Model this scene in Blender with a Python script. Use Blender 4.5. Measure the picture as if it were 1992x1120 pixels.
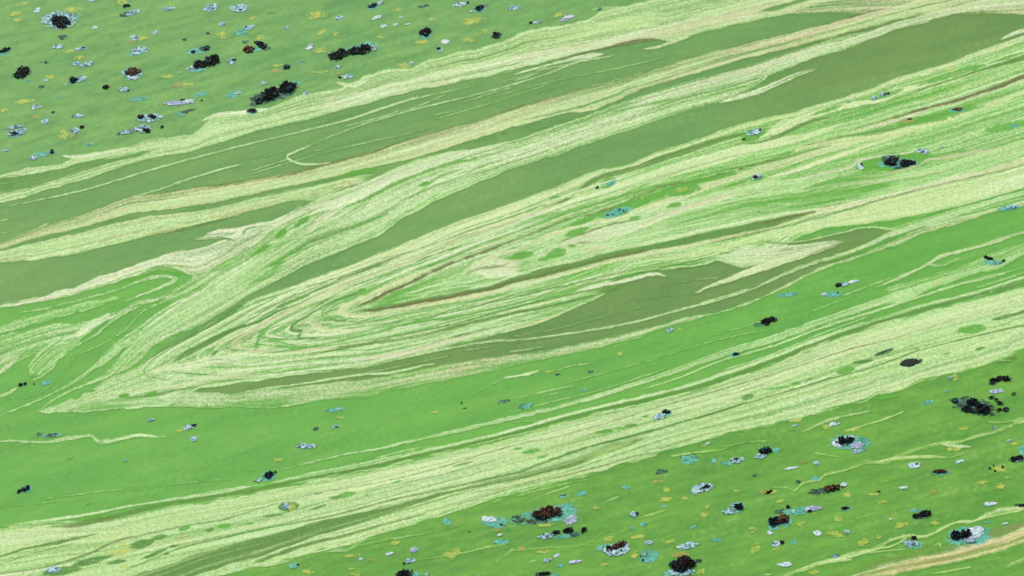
import bpy, math, random
import numpy as np

# ------------------------------------------------------------------ scene, camera, light
scene = bpy.context.scene
for o in list(bpy.data.objects):
    bpy.data.objects.remove(o)
COL = scene.collection

PW, PH = 1992.0, 1120.0                 # proportions of the photograph
CAM_H, PITCH, HFOV = 5.0, math.radians(30), math.radians(20)
FPX = PW / 2 / math.tan(HFOV / 2)

cam = bpy.data.cameras.new('camera')
cam.angle = HFOV
cam.clip_start, cam.clip_end = 0.1, 5000
cam_o = bpy.data.objects.new('camera', cam)
cam_o.location = (0, 0, CAM_H)
cam_o.rotation_euler = (math.pi / 2 - PITCH, 0, 0)
COL.objects.link(cam_o)
scene.camera = cam_o

SUN_EL, SUN_AZ = math.radians(52), math.radians(-25)      # azimuth from +Y towards +X
world = bpy.data.worlds.new('World')
scene.world = world
world.use_nodes = True
wn = world.node_tree
sky = wn.nodes.new('ShaderNodeTexSky')
sky.sky_type = 'NISHITA'
sky.sun_disc = False
sky.sun_elevation = SUN_EL
sky.sun_rotation = SUN_AZ
sky.air_density, sky.dust_density, sky.ozone_density = 1.0, 6.0, 0.6
bg = wn.nodes['Background']
bg.inputs['Strength'].default_value = 0.10
wn.links.new(sky.outputs[0], bg.inputs['Color'])

sun = bpy.data.lights.new('sun', 'SUN')
sun.energy = 1.4
sun.angle = math.radians(14)
sun.color = (1.0, 0.93, 0.82)
sun_o = bpy.data.objects.new('sun', sun)
sun_o.location = (0, 0, 20)
sun_o.rotation_euler = (math.pi / 2 - SUN_EL, 0, math.pi - SUN_AZ)
COL.objects.link(sun_o)

vs = scene.view_settings
vs.view_transform = 'Standard'
vs.look = 'None'
vs.gamma = 1.0
vs.use_curve_mapping = False
vs.exposure = 0.35

rng = np.random.default_rng(11)
random.seed(5)

# ------------------------------------------------------------------ plan of the water surface
# The plan is kept in the units in which it was traced and is carried to metres on the water by plan_to_world.
SP, CP = math.sin(PITCH), math.cos(PITCH)


def plan_to_world(px, py, z=0.0):
    a = (np.asarray(px, float) - PW / 2) / FPX
    b = (PH / 2 - np.asarray(py, float)) / FPX
    t = (CAM_H - z) / (SP - b * CP)
    return a * t, (CP + b * SP) * t


def world_to_plan(x, y):
    zc = y * CP + CAM_H * SP
    yc = y * SP - CAM_H * CP
    return PW / 2 + FPX * x / zc, PH / 2 - FPX * yc / zc


MX, MY = 260, 160
RW, RH = int(PW) + 2 * MX, int(PH) + 2 * MY


def lin(c):
    c = np.asarray(c, float) / 255.0
    return np.where(c <= 0.04045, c / 12.92, ((c + 0.055) / 1.055) ** 2.4).astype(np.float32)


TBL = [rng.random((256, 256)).astype(np.float32) for _ in range(16)]


def vn(x, y, k=0):
    """smooth value noise 0..1"""
    T = TBL[k % 16]
    x = np.asarray(x, np.float32) + 1000.0 + 13.7 * k
    y = np.asarray(y, np.float32) + 1000.0 + 7.3 * k
    xi, yi = np.floor(x).astype(np.int32), np.floor(y).astype(np.int32)
    fx, fy = x - xi, y - yi
    fx, fy = fx * fx * (3 - 2 * fx), fy * fy * (3 - 2 * fy)
    x0, x1, y0, y1 = xi & 255, (xi + 1) & 255, yi & 255, (yi + 1) & 255
    return (T[y0, x0] * (1 - fx) + T[y0, x1] * fx) * (1 - fy) + (T[y1, x0] * (1 - fx) + T[y1, x1] * fx) * fy


def fbm(x, y, k=0, n=3):
    s, a, tot = 0, 1.0, 0
    for i in range(n):
        s = s + a * vn(x * 2 ** i, y * 2 ** i, k + i)
        tot += a
        a *= 0.55
    return s / tot


def sst(a, b, x):
    t = np.clip((x - a) / (b - a), 0, 1)
    return t * t * (3 - 2 * t)


# colours of the living surface (sRGB as seen, taken to linear and scaled to albedo)
ALB = 0.80
C = {k: lin(v) * ALB for k, v in dict(
    green=(104, 179, 75), olive=(108, 163, 86), olive2=(105, 152, 78), far=(110, 171, 92), near=(101, 168, 65),
    pale=(186, 230, 158), yellow=(208, 237, 168), white=(219, 242, 196), mint=(172, 224, 142), tan=(210, 226, 166),
    rose=(208, 208, 168), brown=(114, 124, 78), rust=(172, 146, 96), grey=(184, 214, 152), darkgreen=(84, 142, 66), deep=(92, 148, 70), sand=(184, 222, 130), cream=(214, 208, 144), bright=(232, 248, 212)).items()}

rgb = np.empty((RH, RW, 3), np.float32)
scum = np.zeros((RH, RW), np.float32)
oid = np.zeros((RH, RW), np.int8)
YY, XX = np.mgrid[0:RH, 0:RW].astype(np.float32)
XX -= MX
YY -= MY
IDS = {k: i + 1 for i, k in enumerate('abcdefghijkl')}
_seed = [0]


def nk():
    _seed[0] += 3
    return _seed[0]


def curve_y(P, xs, smooth=11):
    P = sorted(P)
    px = np.array([p[0] for p in P], float)
    py = np.array([p[1] for p in P], float)
    y = np.interp(xs, px, py)
    if px[0] <= 5:
        j = min(2, len(px) - 1)
        m = (py[j] - py[0]) / (px[j] - px[0])
        y = np.where(xs < px[0], py[0] + m * (xs - px[0]), y)
    if px[-1] >= 1240 and (py[-1] < 5 or px[-1] >= 1985):
        m = (py[-1] - py[-3]) / (px[-1] - px[-3])
        y = np.where(xs > px[-1], py[-1] + m * (xs - px[-1]), y)
    k = np.ones(smooth) / smooth
    pad = smooth // 2
    return np.convolve(np.pad(y, pad, mode='edge'), k, mode='valid')


def paint(iy, ix, m, s, t, col, cov, con, sl, sw, lines, tan, fleck, ob, neg=False, grain=0.30, tint='tan', col2=None):
    """lay one film on the plan: m soft mask, (s,t) coordinates along and across its flow"""
    k = nk()
    st = fbm(s / (sl * 1.7), t / sw, k, 3)
    st2 = fbm(s / (sl * 3.2), t / (sw * 3.6), k + 4, 2)
    x, y = XX[iy, ix], YY[iy, ix]
    g = vn((x + 0.25 * y) / 2.8, (y - 0.2 * x) / 1.5, k + 2)
    st = sst(0.22, 0.78, st)
    thr = sst(0.2, 0.8, vn(s / (sl * 2.2), t / 1.5, k + 10)) - 0.5
    a = cov + con * (0.75 * (st - 0.5) + 0.65 * (st2 - 0.5)) * 2 + 0.55 * con * thr + 1.25 * grain * (g - 0.5)
    st3 = vn(s / 620, t / 17, k + 12) - 0.5
    a = a + 0.7 * con * st3
    if lines:
        ln = vn(s / 420, t / 2.4, k + 5)
        a = a - lines * sst(0.66, 0.9, ln)
    a = np.clip(a, 0, 1) * m
    c = np.repeat(C[col][None], len(a), 0) if isinstance(col, str) else np.repeat(col[None], len(a), 0)
    if not neg:
        v = vn(s / 300, t / 9, k + 6)[:, None]
        c2 = C[col2 or 'white']
        c = c * (1 - 0.55 * v) + c2 * 0.55 * v
        hl = (sst(0.62, 0.88, vn(s / 380, t / 1.9, k + 13)) * 0.55)[:, None]
        c = c * (1 - hl) + C['bright'] * hl
        if tan:
            q = vn(s / 90, t / 4.5, k + 7) * 0.6 + vn(s / 240, t / 14, k + 8) * 0.4
            w = np.clip(sst(0.50, 0.74, q) * tan * 1.4, 0, 0.95)[:, None]
            c = c * (1 - w) + C[tint] * w
        if fleck:
            q = vn(s / 26, t / 2.2, k + 9) * vn(s / 120, t / 10, k + 3)
            w = (sst(0.42, 0.66, q) * fleck)[:, None]
            c = c * (1 - w) + C['rust'] * w
        c = c * (1 + 0.34 * (g - 0.5) + 0.14 * thr)[:, None]
        sp = sst(0.80, 0.95, vn((x + 0.3 * y) / 2.0, (y - 0.25 * x) / 1.1, k + 11)) * 0.34
        c = c * (1 - sp[:, None]) + C['brown'] * sp[:, None]
    else:
        c = c * (1 + 0.10 * (st - 0.5))[:, None]
    a3 = a[:, None]
    rgb[iy, ix] = rgb[iy, ix] * (1 - a3) + c * a3
    if neg:
        scum[iy, ix] = scum[iy, ix] * (1 - a)
    else:
        scum[iy, ix] = 1 - (1 - scum[iy, ix]) * (1 - a)
        sel = a > 0.06
        oid[iy[sel], ix[sel]] = IDS[ob]


def band(U, L, col='pale', cov=0.85, con=0.35, sl=70, sw=3.0, edge=2.5, feather=1.8, lines=0.35, tan=0.0, fleck=0.0,
         ob='a', x0=None, x1=None, neg=False, smooth=11, grain=0.30, tint='tan', base=False, col2=None, ends=45, hair=3.5, fadel=True):
    ux = [p[0] for p in U]
    lx = [p[0] for p in L]
    lo = -MX if min(min(ux), min(lx)) <= 5 else max(min(ux), min(lx))
    hi = RW - MX - 1 if max(ux + lx) >= 1985 or (max(ux + lx) > 1240 and min([p[1] for p in U + L]) < 5) else min(max(ux), max(lx))
    if x0 is not None: lo = x0
    if x1 is not None: hi = x1
    xs = np.arange(int(max(lo, -MX)), int(min(hi, RW - MX - 1)) + 1).astype(np.float32)
    u, l = curve_y(U, xs, smooth), curve_y(L, xs, smooth)
    k = nk()
    if edge:
        u = u + edge * (fbm(xs / 16, xs * 0, k, 3) - 0.5) * 2
        l = l + edge * (fbm(xs / 16, xs * 0 + 9, k, 3) - 0.5) * 2
    a, b = int(max(np.min(u) - 8 + MY, 0)), int(min(np.max(l) + 8 + MY, RH))
    if b <= a: return
    ys = (np.arange(a, b) - MY).astype(np.float32)[:, None]
    du, dl = ys - u[None], l[None] - ys
    if hair and not base:
        du = du + hair * (fbm(xs[None] / 34, du / 2.0, k + 5, 2) - 0.55) * 2
        dl = dl + hair * (fbm(xs[None] / 34, dl / 2.0 + 50, k + 6, 2) - 0.55) * 2
    m = np.clip(du / feather + 0.5, 0, 1) * np.clip(dl / feather + 0.5, 0, 1)
    if base and ends > 100:
        m = m * sst(0, ends, xs[None] - lo) if lo > -MX + 1 else m
        m = m * sst(0, ends, hi - xs[None]) if hi < RW - MX - 2 else m
    # ends inside the picture ravel out in threads instead of stopping on a line
    if not base:
        fl = min(ends, (hi - lo) * 0.25)
        nz = (fbm(xs[None] / 60, ys / 2.6, k + 2, 2) - 0.5) * 1.5 * fl
        if lo > -MX + 1 and fadel: m = m * sst(0, fl, xs[None] - lo + np.minimum(nz, 0) * (xs[None] < lo + 2 * fl))
        if hi < RW - MX - 2: m = m * sst(0, fl, hi - xs[None] + np.minimum(nz, 0) * (xs[None] > hi - 2 * fl))
    jy, jx = np.nonzero(m > 0.01)
    if len(jy) == 0: return
    wbar = max(float(np.mean(np.clip(l - u, 0, None))), 4.0)
    v = (ys[jy, 0] - u[jx]) / np.maximum(l[jx] - u[jx], 3.0)
    iy, ix = jy + a, (xs[jx] + MX).astype(np.int32)
    if base:
        rgb[iy, ix] = rgb[iy, ix] * (1 - m[jy, jx][:, None]) + C[col] * m[jy, jx][:, None]
        return
    paint(iy, ix, m[jy, jx], xs[jx] * 1.05, v * wbar, col, cov, con, sl, sw, lines, tan, fleck, ob, neg, grain, tint, col2)


def spline(P, step=5.0):
    P = np.array(P, float)
    if len(P) == 2:
        n = max(2, int(np.hypot(*(P[1] - P[0])) / step))
        return P[0] + (P[1] - P[0]) * np.linspace(0, 1, n)[:, None], np.linspace(0, 1, n)
    Q = np.vstack([2 * P[0] - P[1], P, 2 * P[-1] - P[-2]])
    out, par = [], []
    for i in range(1, len(Q) - 2):
        p0, p1, p2, p3 = Q[i - 1:i + 3]
        n = max(2, int(np.hypot(*(p2 - p1)) / step))
        t = np.linspace(0, 1, n, endpoint=False)[:, None]
        out.append(0.5 * (2 * p1 + (p2 - p0) * t + (2 * p0 - 5 * p1 + 4 * p2 - p3) * t ** 2 + (3 * p1 - p0 - 3 * p2 + p3) * t ** 3))
        par.append((i - 1 + t[:, 0]) / (len(P) - 1))
    out.append(P[-1:])
    par.append(np.array([1.0]))
    return np.vstack(out), np.concatenate(par)


def line(P, w=3.0, col='pale', cov=0.85, con=0.3, sl=50, sw=2.5, edge=0.8, feather=1.4, lines=0.0, tan=0.0, fleck=0.0,
         ob='a', neg=False, taper=True, grain=0.30, tint='tan', col2=None):
    pts, par = spline(P)
    W = np.interp(par, np.linspace(0, 1, len(w)), w) if hasattr(w, '__len__') else np.full(len(pts), float(w))
    if taper:
        e = np.minimum(par, 1 - par)
        # free ends run out; ends beyond the frame do not matter
        W = W * np.clip(e / 0.06, 0.15, 1)
    seg = np.hypot(*np.diff(pts, axis=0).T)
    S = np.concatenate([[0], np.cumsum(seg)])
    D, SS, TT, WW = {}, None, None, None
    r = float(np.max(W)) / 2 + edge * 2 + 3
    x0, x1 = int(max(pts[:, 0].min() - r + MX, 0)), int(min(pts[:, 0].max() + r + MX + 1, RW))
    y0, y1 = int(max(pts[:, 1].min() - r + MY, 0)), int(min(pts[:, 1].max() + r + MY + 1, RH))
    if x1 <= x0 or y1 <= y0: return
    dist = np.full((y1 - y0, x1 - x0), 1e9, np.float32)
    SS, TT, WW = np.zeros_like(dist), np.zeros_like(dist), np.zeros_like(dist)
    for i in range(len(pts) - 1):
        p, q = pts[i], pts[i + 1]
        a0, a1 = int(max(min(p[0], q[0]) - r + MX, x0)), int(min(max(p[0], q[0]) + r + MX + 1, x1))
        b0, b1 = int(max(min(p[1], q[1]) - r + MY, y0)), int(min(max(p[1], q[1]) + r + MY + 1, y1))
        if a1 <= a0 or b1 <= b0: continue
        X, Y = XX[b0:b1, a0:a1], YY[b0:b1, a0:a1]
        d = q - p
        L2 = max(float(d @ d), 1e-6)
        tt = np.clip(((X - p[0]) * d[0] + (Y - p[1]) * d[1]) / L2, 0, 1)
        dx, dy = X - p[0] - tt * d[0], Y - p[1] - tt * d[1]
        dd = np.hypot(dx, dy)
        sl_ = (slice(b0 - y0, b1 - y0), slice(a0 - x0, a1 - x0))
        up = dd < dist[sl_]
        dist[sl_][up] = dd[up]
        SS[sl_][up] = (S[i] + tt * math.sqrt(L2))[up]
        TT[sl_][up] = (np.sign(dx * d[1] - dy * d[0]) * dd)[up]
        WW[sl_][up] = (W[i] + (W[i + 1] - W[i]) * tt)[up]
    k = nk()
    hw = WW / 2 + edge * (fbm(SS / 11, np.sign(TT) * 5, k, 2) - 0.5) * 2 + np.minimum(WW * 0.3, 2.5) * (fbm(SS / 24, TT / 1.6, k + 7, 2) - 0.5) * 2
    m = np.clip((hw - dist) / feather + 0.5, 0, 1)
    jy, jx = np.nonzero(m > 0.01)
    if len(jy) == 0: return
    paint(jy + y0, jx + x0, m[jy, jx], SS[jy, jx], TT[jy, jx], col, cov, con, sl, sw, lines, tan, fleck, ob, neg, grain, tint, col2)


def blob(cx, cy, w, h, col='green', ang=12, cov=1.0, neg=True, ob='h', rag=0.35, feather=0.25):
    r = max(w, h) * 0.75 + 4
    x0, x1, y0, y1 = int(max(cx - r + MX, 0)), int(min(cx + r + MX, RW)), int(max(cy - r + MY, 0)), int(min(cy + r + MY, RH))
    if x1 <= x0 or y1 <= y0: return
    X, Y = XX[y0:y1, x0:x1] - cx, -(YY[y0:y1, x0:x1] - cy)
    c, s = math.cos(math.radians(ang)), math.sin(math.radians(ang))
    a, b = (X * c + Y * s) / (w / 2), (-X * s + Y * c) / (h / 2)
    k = nk()
    d = 1 - np.abs(a) ** 1.7 - np.abs(b) ** 1.9 + rag * (fbm(X / 9, Y / 5, k, 3) - 0.5) * 2
    m = np.clip(d / feather, 0, 1)
    jy, jx = np.nonzero(m > 0.01)
    paint(jy + y0, jx + x0, m[jy, jx], X[jy, jx], Y[jy, jx], col, cov, 0.1, 30, 3, 0, 0, 0, ob, neg)


# ---- traced outlines -------------------------------------------------------------------------------------------
E1 = [(0, 340), (38, 330), (88, 321), (120, 318), (140, 309), (160, 301), (208, 292), (241, 288), (284, 272), (324, 266), (371, 262),
      (390, 252), (402, 236), (422, 223), (500, 218), (525, 207), (560, 195), (583, 186), (600, 181), (620, 179), (661, 172),
      (681, 160), (698, 154), (708, 146), (738, 138), (766, 132), (796, 133), (811, 126), (834, 114), (859, 112), (894, 99), (924, 97),
      (954, 88), (977, 80), (1000, 71), (1013, 63), (1050, 54), (1075, 51), (1113, 45), (1151, 35), (1170, 22), (1208, 13), (1241, 5), (1266, -1)]
L1 = [(0, 393), (50, 382), (105, 365), (150, 353), (190, 341), (251, 321), (289, 310), (326, 304), (364, 296), (402, 285), (450, 270), (500, 254),
      (550, 243), (600, 232), (650, 218), (700, 205), (751, 190), (796, 177), (851, 167), (902, 157), (952, 148), (1000, 137), (1050, 123),
      (1100, 110), (1151, 100), (1176, 94), (1216, 84), (1241, 79), (1279, 77), (1301, 83), (1339, 72), (1377, 60), (1427, 51), (1477, 38),
      (1517, 30), (1557, 18), (1592, 8), (1635, 0)]
U2 = [(0, 473), (50, 454), (100, 436), (151, 421), (201, 403), (226, 393), (251, 385), (314, 377), (377, 367), (427, 360), (500, 348), (563, 336),
      (613, 325), (676, 308), (726, 295), (776, 277), (851, 256), (927, 236), (1000, 210), (1075, 188), (1151, 168), (1226, 148), (1301, 125),
      (1377, 103), (1452, 84), (1500, 73), (1580, 53), (1668, 29), (1743, 10), (1781, 0)]
M23 = [(575, 400), (608, 391), (651, 375), (700, 358), (730, 345), (770, 326), (814, 308), (876, 293), (927, 278)]       # S2 | S3 seam
U3R = [(927, 290), (1000, 272), (1063, 253), (1100, 238), (1140, 225), (1156, 218), (1201, 201), (1238, 188), (1289, 173), (1351, 153),
       (1427, 136), (1500, 114), (1592, 83), (1692, 60), (1743, 43), (1818, 22), (1892, 4)]
L3 = [(276, 708), (301, 683), (351, 654), (402, 625), (452, 593), (500, 565), (513, 559), (538, 546), (575, 528), (600, 513), (651, 493), (701, 473),
      (738, 458), (776, 429), (799, 416), (851, 388), (927, 355), (1000, 328), (1075, 304), (1145, 280), (1201, 261), (1251, 245), (1301, 228),
      (1351, 213), (1427, 193), (1477, 178), (1492, 150), (1542, 131), (1592, 110), (1643, 98), (1698, 75), (1743, 56), (1768, 46), (1818, 35),
      (1894, 20), (1992, -1)]
U5 = [(75, 800), (110, 789), (150, 774), (176, 757), (213, 737), (251, 722), (276, 709), (301, 690), (351, 661), (402, 633), (452, 604), (500, 579),
      (568, 557), (600, 546), (651, 528), (713, 506), (776, 481), (826, 463), (876, 438), (939, 416), (1000, 395), (1050, 375), (1100, 358),
      (1141, 338), (1176, 328), (1226, 318), (1276, 296), (1334, 279), (1402, 254), (1452, 237), (1500, 226), (1555, 215), (1617, 196),
      (1693, 173), (1745, 152), (1843, 123), (1919, 95), (1992, 70)]
TIPL = [(75, 802), (120, 803), (176, 801), (226, 797), (269, 793), (326, 791), (402, 792), (500, 793)]
L5L = TIPL + [(538, 792), (600, 783), (676, 773), (713, 773), (751, 763), (814, 748), (876, 738), (952, 723), (1000, 711), (1063, 698),
              (1125, 685), (1188, 670), (1251, 653), (1314, 630), (1377, 615), (1439, 598), (1477, 584), (1500, 573), (1537, 556), (1592, 528),
              (1668, 503), (1743, 478), (1781, 461), (1843, 441), (1894, 425), (1939, 412), (1992, 398)]
U5L = [(290, 768), (380, 763), (452, 766), (500, 758), (625, 748), (726, 736), (801, 721), (876, 708), (939, 698), (1000, 691), (1063, 683), (1125, 670), (1201, 653),
       (1276, 635), (1326, 618), (1402, 605), (1452, 588), (1500, 570), (1537, 550), (1592, 522), (1655, 501), (1693, 488), (1743, 466),
       (1793, 446), (1868, 420), (1992, 390)]
O4U = [(386, 757), (397, 751), (427, 747), (500, 742), (563, 731), (625, 724), (701, 716), (751, 706), (826, 688), (876, 673), (939, 657), (1000, 642),
       (1025, 635), (1063, 625), (1085, 613), (1125, 595), (1168, 577), (1200, 560), (1226, 540), (1301, 524), (1339, 521), (1371, 516),
       (1391, 507), (1414, 511), (1442, 518), (1472, 500), (1492, 478), (1542, 470), (1592, 462), (1643, 450), (1680, 444), (1718, 446), (1745, 452)]
U9 = [(0, 1028), (100, 1016), (201, 1012), (276, 997), (326, 986), (402, 975), (500, 957), (600, 937), (701, 917), (801, 894), (902, 872), (1000, 849), (1100, 820),
      (1201, 795), (1301, 772), (1402, 745), (1492, 711), (1567, 682), (1643, 654), (1718, 629), (1781, 612), (1868, 587), (1992, 557)]
L9 = [(377, 1131), (427, 1119), (500, 1104), (563, 1091), (600, 1077), (676, 1060), (751, 1036), (851, 1006), (927, 981), (1000, 960), (1100, 935), (1151, 923),
      (1201, 908), (1251, 890), (1351, 860), (1414, 845), (1492, 829), (1592, 803), (1643, 788), (1688, 778), (1705, 766), (1743, 761),
      (1793, 741), (1843, 727), (1894, 718), (1931, 703), (1961, 695), (1969, 685), (1992, 678)]
L9x = [(-300, 1310), (0, 1230)] + L9
O2U = [(0, 511), (38, 507), (63, 510), (125, 497), (201, 481), (301, 456), (346, 446), (427, 428), (500, 408), (575, 391), (600, 389)]
S4U = [(0, 593), (75, 578), (140, 560), (191, 538), (251, 518), (301, 501), (351, 488), (389, 481), (407, 476), (437, 467), (470, 445), (500, 432),
       (525, 430), (550, 420), (575, 405), (600, 390)]
S4L = [(0, 599), (50, 593), (100, 583), (156, 568), (201, 557), (226, 547), (276, 533), (309, 522), (351, 528), (377, 536), (402, 528), (427, 513),
       (464, 493), (500, 472), (525, 450), (560, 432), (600, 412)]

# ---- water under the films -------------------------------------------------------------------------------------
rgb[:] = C['green']
band([(-300, -400), (0, -400), (1992, -400), (2400, -400)], E1 + [(1992, -150)], 'far', base=True, edge=0)
# olive water between the far band, the streaky diagonal and the swirl
band([(p[0], p[1]) for p in E1], [(0, 600), (300, 520), (500, 500), (575, 528)] + [p for p in U5 if p[0] >= 590], 'olive', base=True, edge=0, smooth=31)
band([(280, 700), (400, 625), (500, 565), (600, 513)], [(280, 712), (400, 640), (500, 580), (600, 547)], 'olive', base=True, edge=0)
band([(1300, 140), (1500, 80), (1992, -40)], [(1300, 280), (1500, 226), (1992, 72)], 'olive2', base=True, edge=0, smooth=151, feather=60, ends=330)
band(O4U, [p for p in U5L if p[0] <= 1760], 'olive2', base=True, edge=0, feather=5)
band([(1300, 523), (1400, 505), (1560, 466), (1700, 443), (1745, 451)], [(1300, 615), (1400, 600), (1560, 530), (1745, 462)], 'olive2', base=True, edge=1, feather=4)
band(L9x, [(-300, 1400), (0, 1400), (1992, 1400), (2300, 1400)], 'near', base=True, edge=0, feather=8)
# slow drifting tone in the bare water
_u = XX * 0.97 - YY * 0.26
_v = XX * 0.26 + YY * 0.97
for i in range(0, RH, 240):
    s_ = slice(i, i + 240)
    w1 = fbm(_u[s_] / 190, _v[s_] / 26, 1, 4) - 0.5
    w2 = fbm(_u[s_] / 40, _v[s_] / 6, 6, 3) - 0.5
    w3 = vn(_u[s_] / 3.4, _v[s_] / 1.6, 12) - 0.5
    zone = sst(-10, 12, np.interp(XX[0], *zip(*E1))[None] - YY[s_]) + sst(-10, 12, YY[s_] - np.interp(XX[0], *zip(*L9))[None])
    zone = np.clip(zone, 0, 1)
    f = 1 + 0.26 * w1 + (0.17 + 0.27 * zone) * w2 + 0.13 * w3
    hue = (0.26 * w1 + 0.30 * zone * w2)
    rgb[s_] *= np.stack([f * (1 + hue), f, f * (1 - hue * 0.2)], -1)
    # blurred yellowish bloom in the clump fields
    bl = (sst(0.56, 0.8, fbm(_u[s_] / 26, _v[s_] / 7, 13, 2)) * 0.24 * zone)[..., None]
    rgb[s_] = rgb[s_] * (1 - bl) + lin((140, 188, 88)) * ALB * bl
    dk = (sst(0.60, 0.85, fbm(_u[s_] / 38, _v[s_] / 6, 7, 2)) * 0.35 * zone)[..., None]
    rgb[s_] = rgb[s_] * (1 - dk) + C['darkgreen'] * dk
    # loose fine pale threads of algae in the open patches
    th = sst(0.72, 0.9, vn(_u[s_] / 60, _v[s_] / 2.2, 9)) * sst(0.45, 0.75, vn(_u[s_] / 120, _v[s_] / 40, 10)) * (0.12 + 0.10 * zone)
    rgb[s_] = rgb[s_] * (1 - th[..., None]) + C['sand'] * th[..., None]
base_rgb = rgb.copy()

# ---- S1: far band ------------------------------------------------------------------------------------------------
band(E1, L1, 'pale', 0.86, 0.42, 110, 3.0, edge=2.5, lines=0.30, tan=0.18, ob='a', col2='yellow')
band([(0, 345), (63, 339), (125, 325), (161, 315), (206, 308), (251, 299), (301, 289), (330, 283)],
     [(0, 377), (60, 365), (125, 345), (190, 325), (251, 309), (300, 294), (330, 284)], 'olive', 1.1, 0.1, neg=True, edge=1.2)
band([(600, 195), (700, 176), (850, 142), (1000, 108), (1150, 85), (1300, 45), (1500, 10)], [(600, 222), (700, 200), (850, 165), (1000, 132), (1150, 98), (1300, 72), (1500, 30)],
     'white', 0.6, 0.45, 70, 2.4, tan=0.5, fleck=0.3, ob='a', tint='rose', lines=0.6)
band([(1000, 100), (1130, 80), (1250, 60), (1400, 25), (1500, -2)], [(1000, 112), (1130, 97), (1270, 78), (1400, 52), (1500, 28)], 'tan', 0.55, 0.45, 60, 3, tan=0.7, fleck=0.5, ob='a', tint='rose')
band([(1000, 70), (1100, 58), (1200, 35), (1300, 15)], [(1000, 95), (1100, 80), (1200, 62), (1300, 45)], 'yellow', 0.6, 0.3, 60, 5, ob='a', fleck=0.2, col2='mint')
line([(390, 236), (422, 224), (470, 219), (520, 212)], [3, 8, 10, 6], 'white', ob='a')
line([(120, 303), (140, 305), (175, 303), (250, 287)], [3, 6, 8, 4], 'white', 0.9, ob='a')
line([(655, 160), (668, 164), (690, 165), (720, 152)], [3, 7, 9, 4], 'pale', ob='a')
line([(1141, 22), (1165, 16), (1208, 13)], [1, 3, 3], 'mint', 0.6, ob='a')
line([(1251, 95), (1275, 93), (1301, 84), (1345, 70)], [2, 5, 6, 3], 'tan', 0.9, tan=0.3, ob='a')
line([(1000, 145), (1060, 128), (1110, 116), (1150, 108), (1178, 104)], [2, 3, 6, 9, 2], 'white', 0.75, tan=0.5, ob='a', tint='rose')
line([(1060, 121), (1120, 107), (1180, 93), (1241, 79), (1279, 76)], [1, 3, 4, 7, 2], 'brown', 0.8, neg=True)
band([(1447, 26), (1500, 13), (1540, 1), (1600, -16)], [(1447, 27), (1500, 22), (1530, 13), (1580, 0), (1640, -16)], 'olive', 1.0, 0.1, neg=True, edge=1)
for P, w, cv in [([(0, 404), (150, 373), (226, 351), (301, 328), (402, 301), (500, 276), (575, 258), (676, 233), (751, 208), (814, 187)], [2.5, 2.5, 2.5, 3, 3, 3, 3, 3, 4.5, 6], .8),
                 ([(218, 396), (314, 367), (351, 353), (427, 330), (472, 319)], [2, 4, 3, 3, 2], .7),
                 ([(608, 279), (676, 251), (751, 226), (814, 206), (876, 179)], 1.8, .45), ([(613, 279), (691, 248), (776, 221), (851, 202), (927, 184), (1000, 163), (1050, 148), (1105, 128), (1141, 113)], [1.5, 1.8, 2.2, 2, 2.4, 3, 3, 4, 4], .75),
                 ([(671, 246), (751, 225), (776, 214)], 1.8, .6), ([(900, 200), (960, 180), (1000, 170)], 1.8, .4), ([(1000, 157), (1020, 150), (1048, 142)], [1, 7, 1], .4), ([(0, 430), (20, 425)], 2, .4), ([(60, 450), (95, 434)], 2, .4),
                 ([(610, 280), (575, 295), (558, 306), (583, 318), (625, 319), (676, 313)], [2, 3, 2.5, 4, 2.5, 2], .8), ([(500, 308), (560, 290)], 1.5, .3), ([(300, 372), (372, 350)], 1.5, .4)]:
    line(P, w, 'pale', cv, 0.35, ob='a')

_thr = [(480, 300), (600, 262), (720, 236), (840, 208), (960, 178), (1080, 147), (1200, 122), (1320, 96), (1440, 68)]
for off in (8, 16, -14, 24, 33, -22, 41, 50):
    a_ = random.randint(0, 4); b_ = a_ + random.randint(2, 4)
    line([(x, y + off + random.uniform(-3, 3)) for x, y in _thr[a_:b_ + 1]], random.uniform(1.2, 2), 'pale', random.uniform(.25, .5), 0.5, ob='a')

# ---- S2: twin tan-edged bands -----------------------------------------------------------------------------------
L2a = [(0, 484), (50, 470), (100, 457), (150, 447), (201, 430), (251, 416), (314, 409), (377, 401), (427, 393), (500, 376), (563, 362), (620, 350), (676, 337), (720, 325), (770, 316), (814, 305), (860, 292), (927, 270), (1000, 247), (1075, 225), (1120, 217),
       (1160, 214), (1201, 193), (1251, 173), (1301, 158), (1351, 143), (1427, 120), (1500, 101), (1580, 82), (1668, 58), (1743, 39), (1818, 20), (1880, 3)]
band(U2, L2a, 'tan', 0.82, 0.42, 80, 2.8, edge=2, lines=0.35, tan=0.55, fleck=0.35, ob='b', col2='pale', tint='rose')
band([(x, y + 14) for x, y in U2], [(x, y - 2) for x, y in L2a], 'pale', 0.6, 0.35, 80, 4, lines=0.3, fleck=0.15, ob='b', col2='yellow')
line([(x, y + 1) for x, y in U2 if x > 210], [4, 7, 6, 5, 4, 4, 3, 3, 2.5, 2.5], 'brown', 0.38, 0.5, neg=True, edge=1.5, sl=40)
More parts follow.
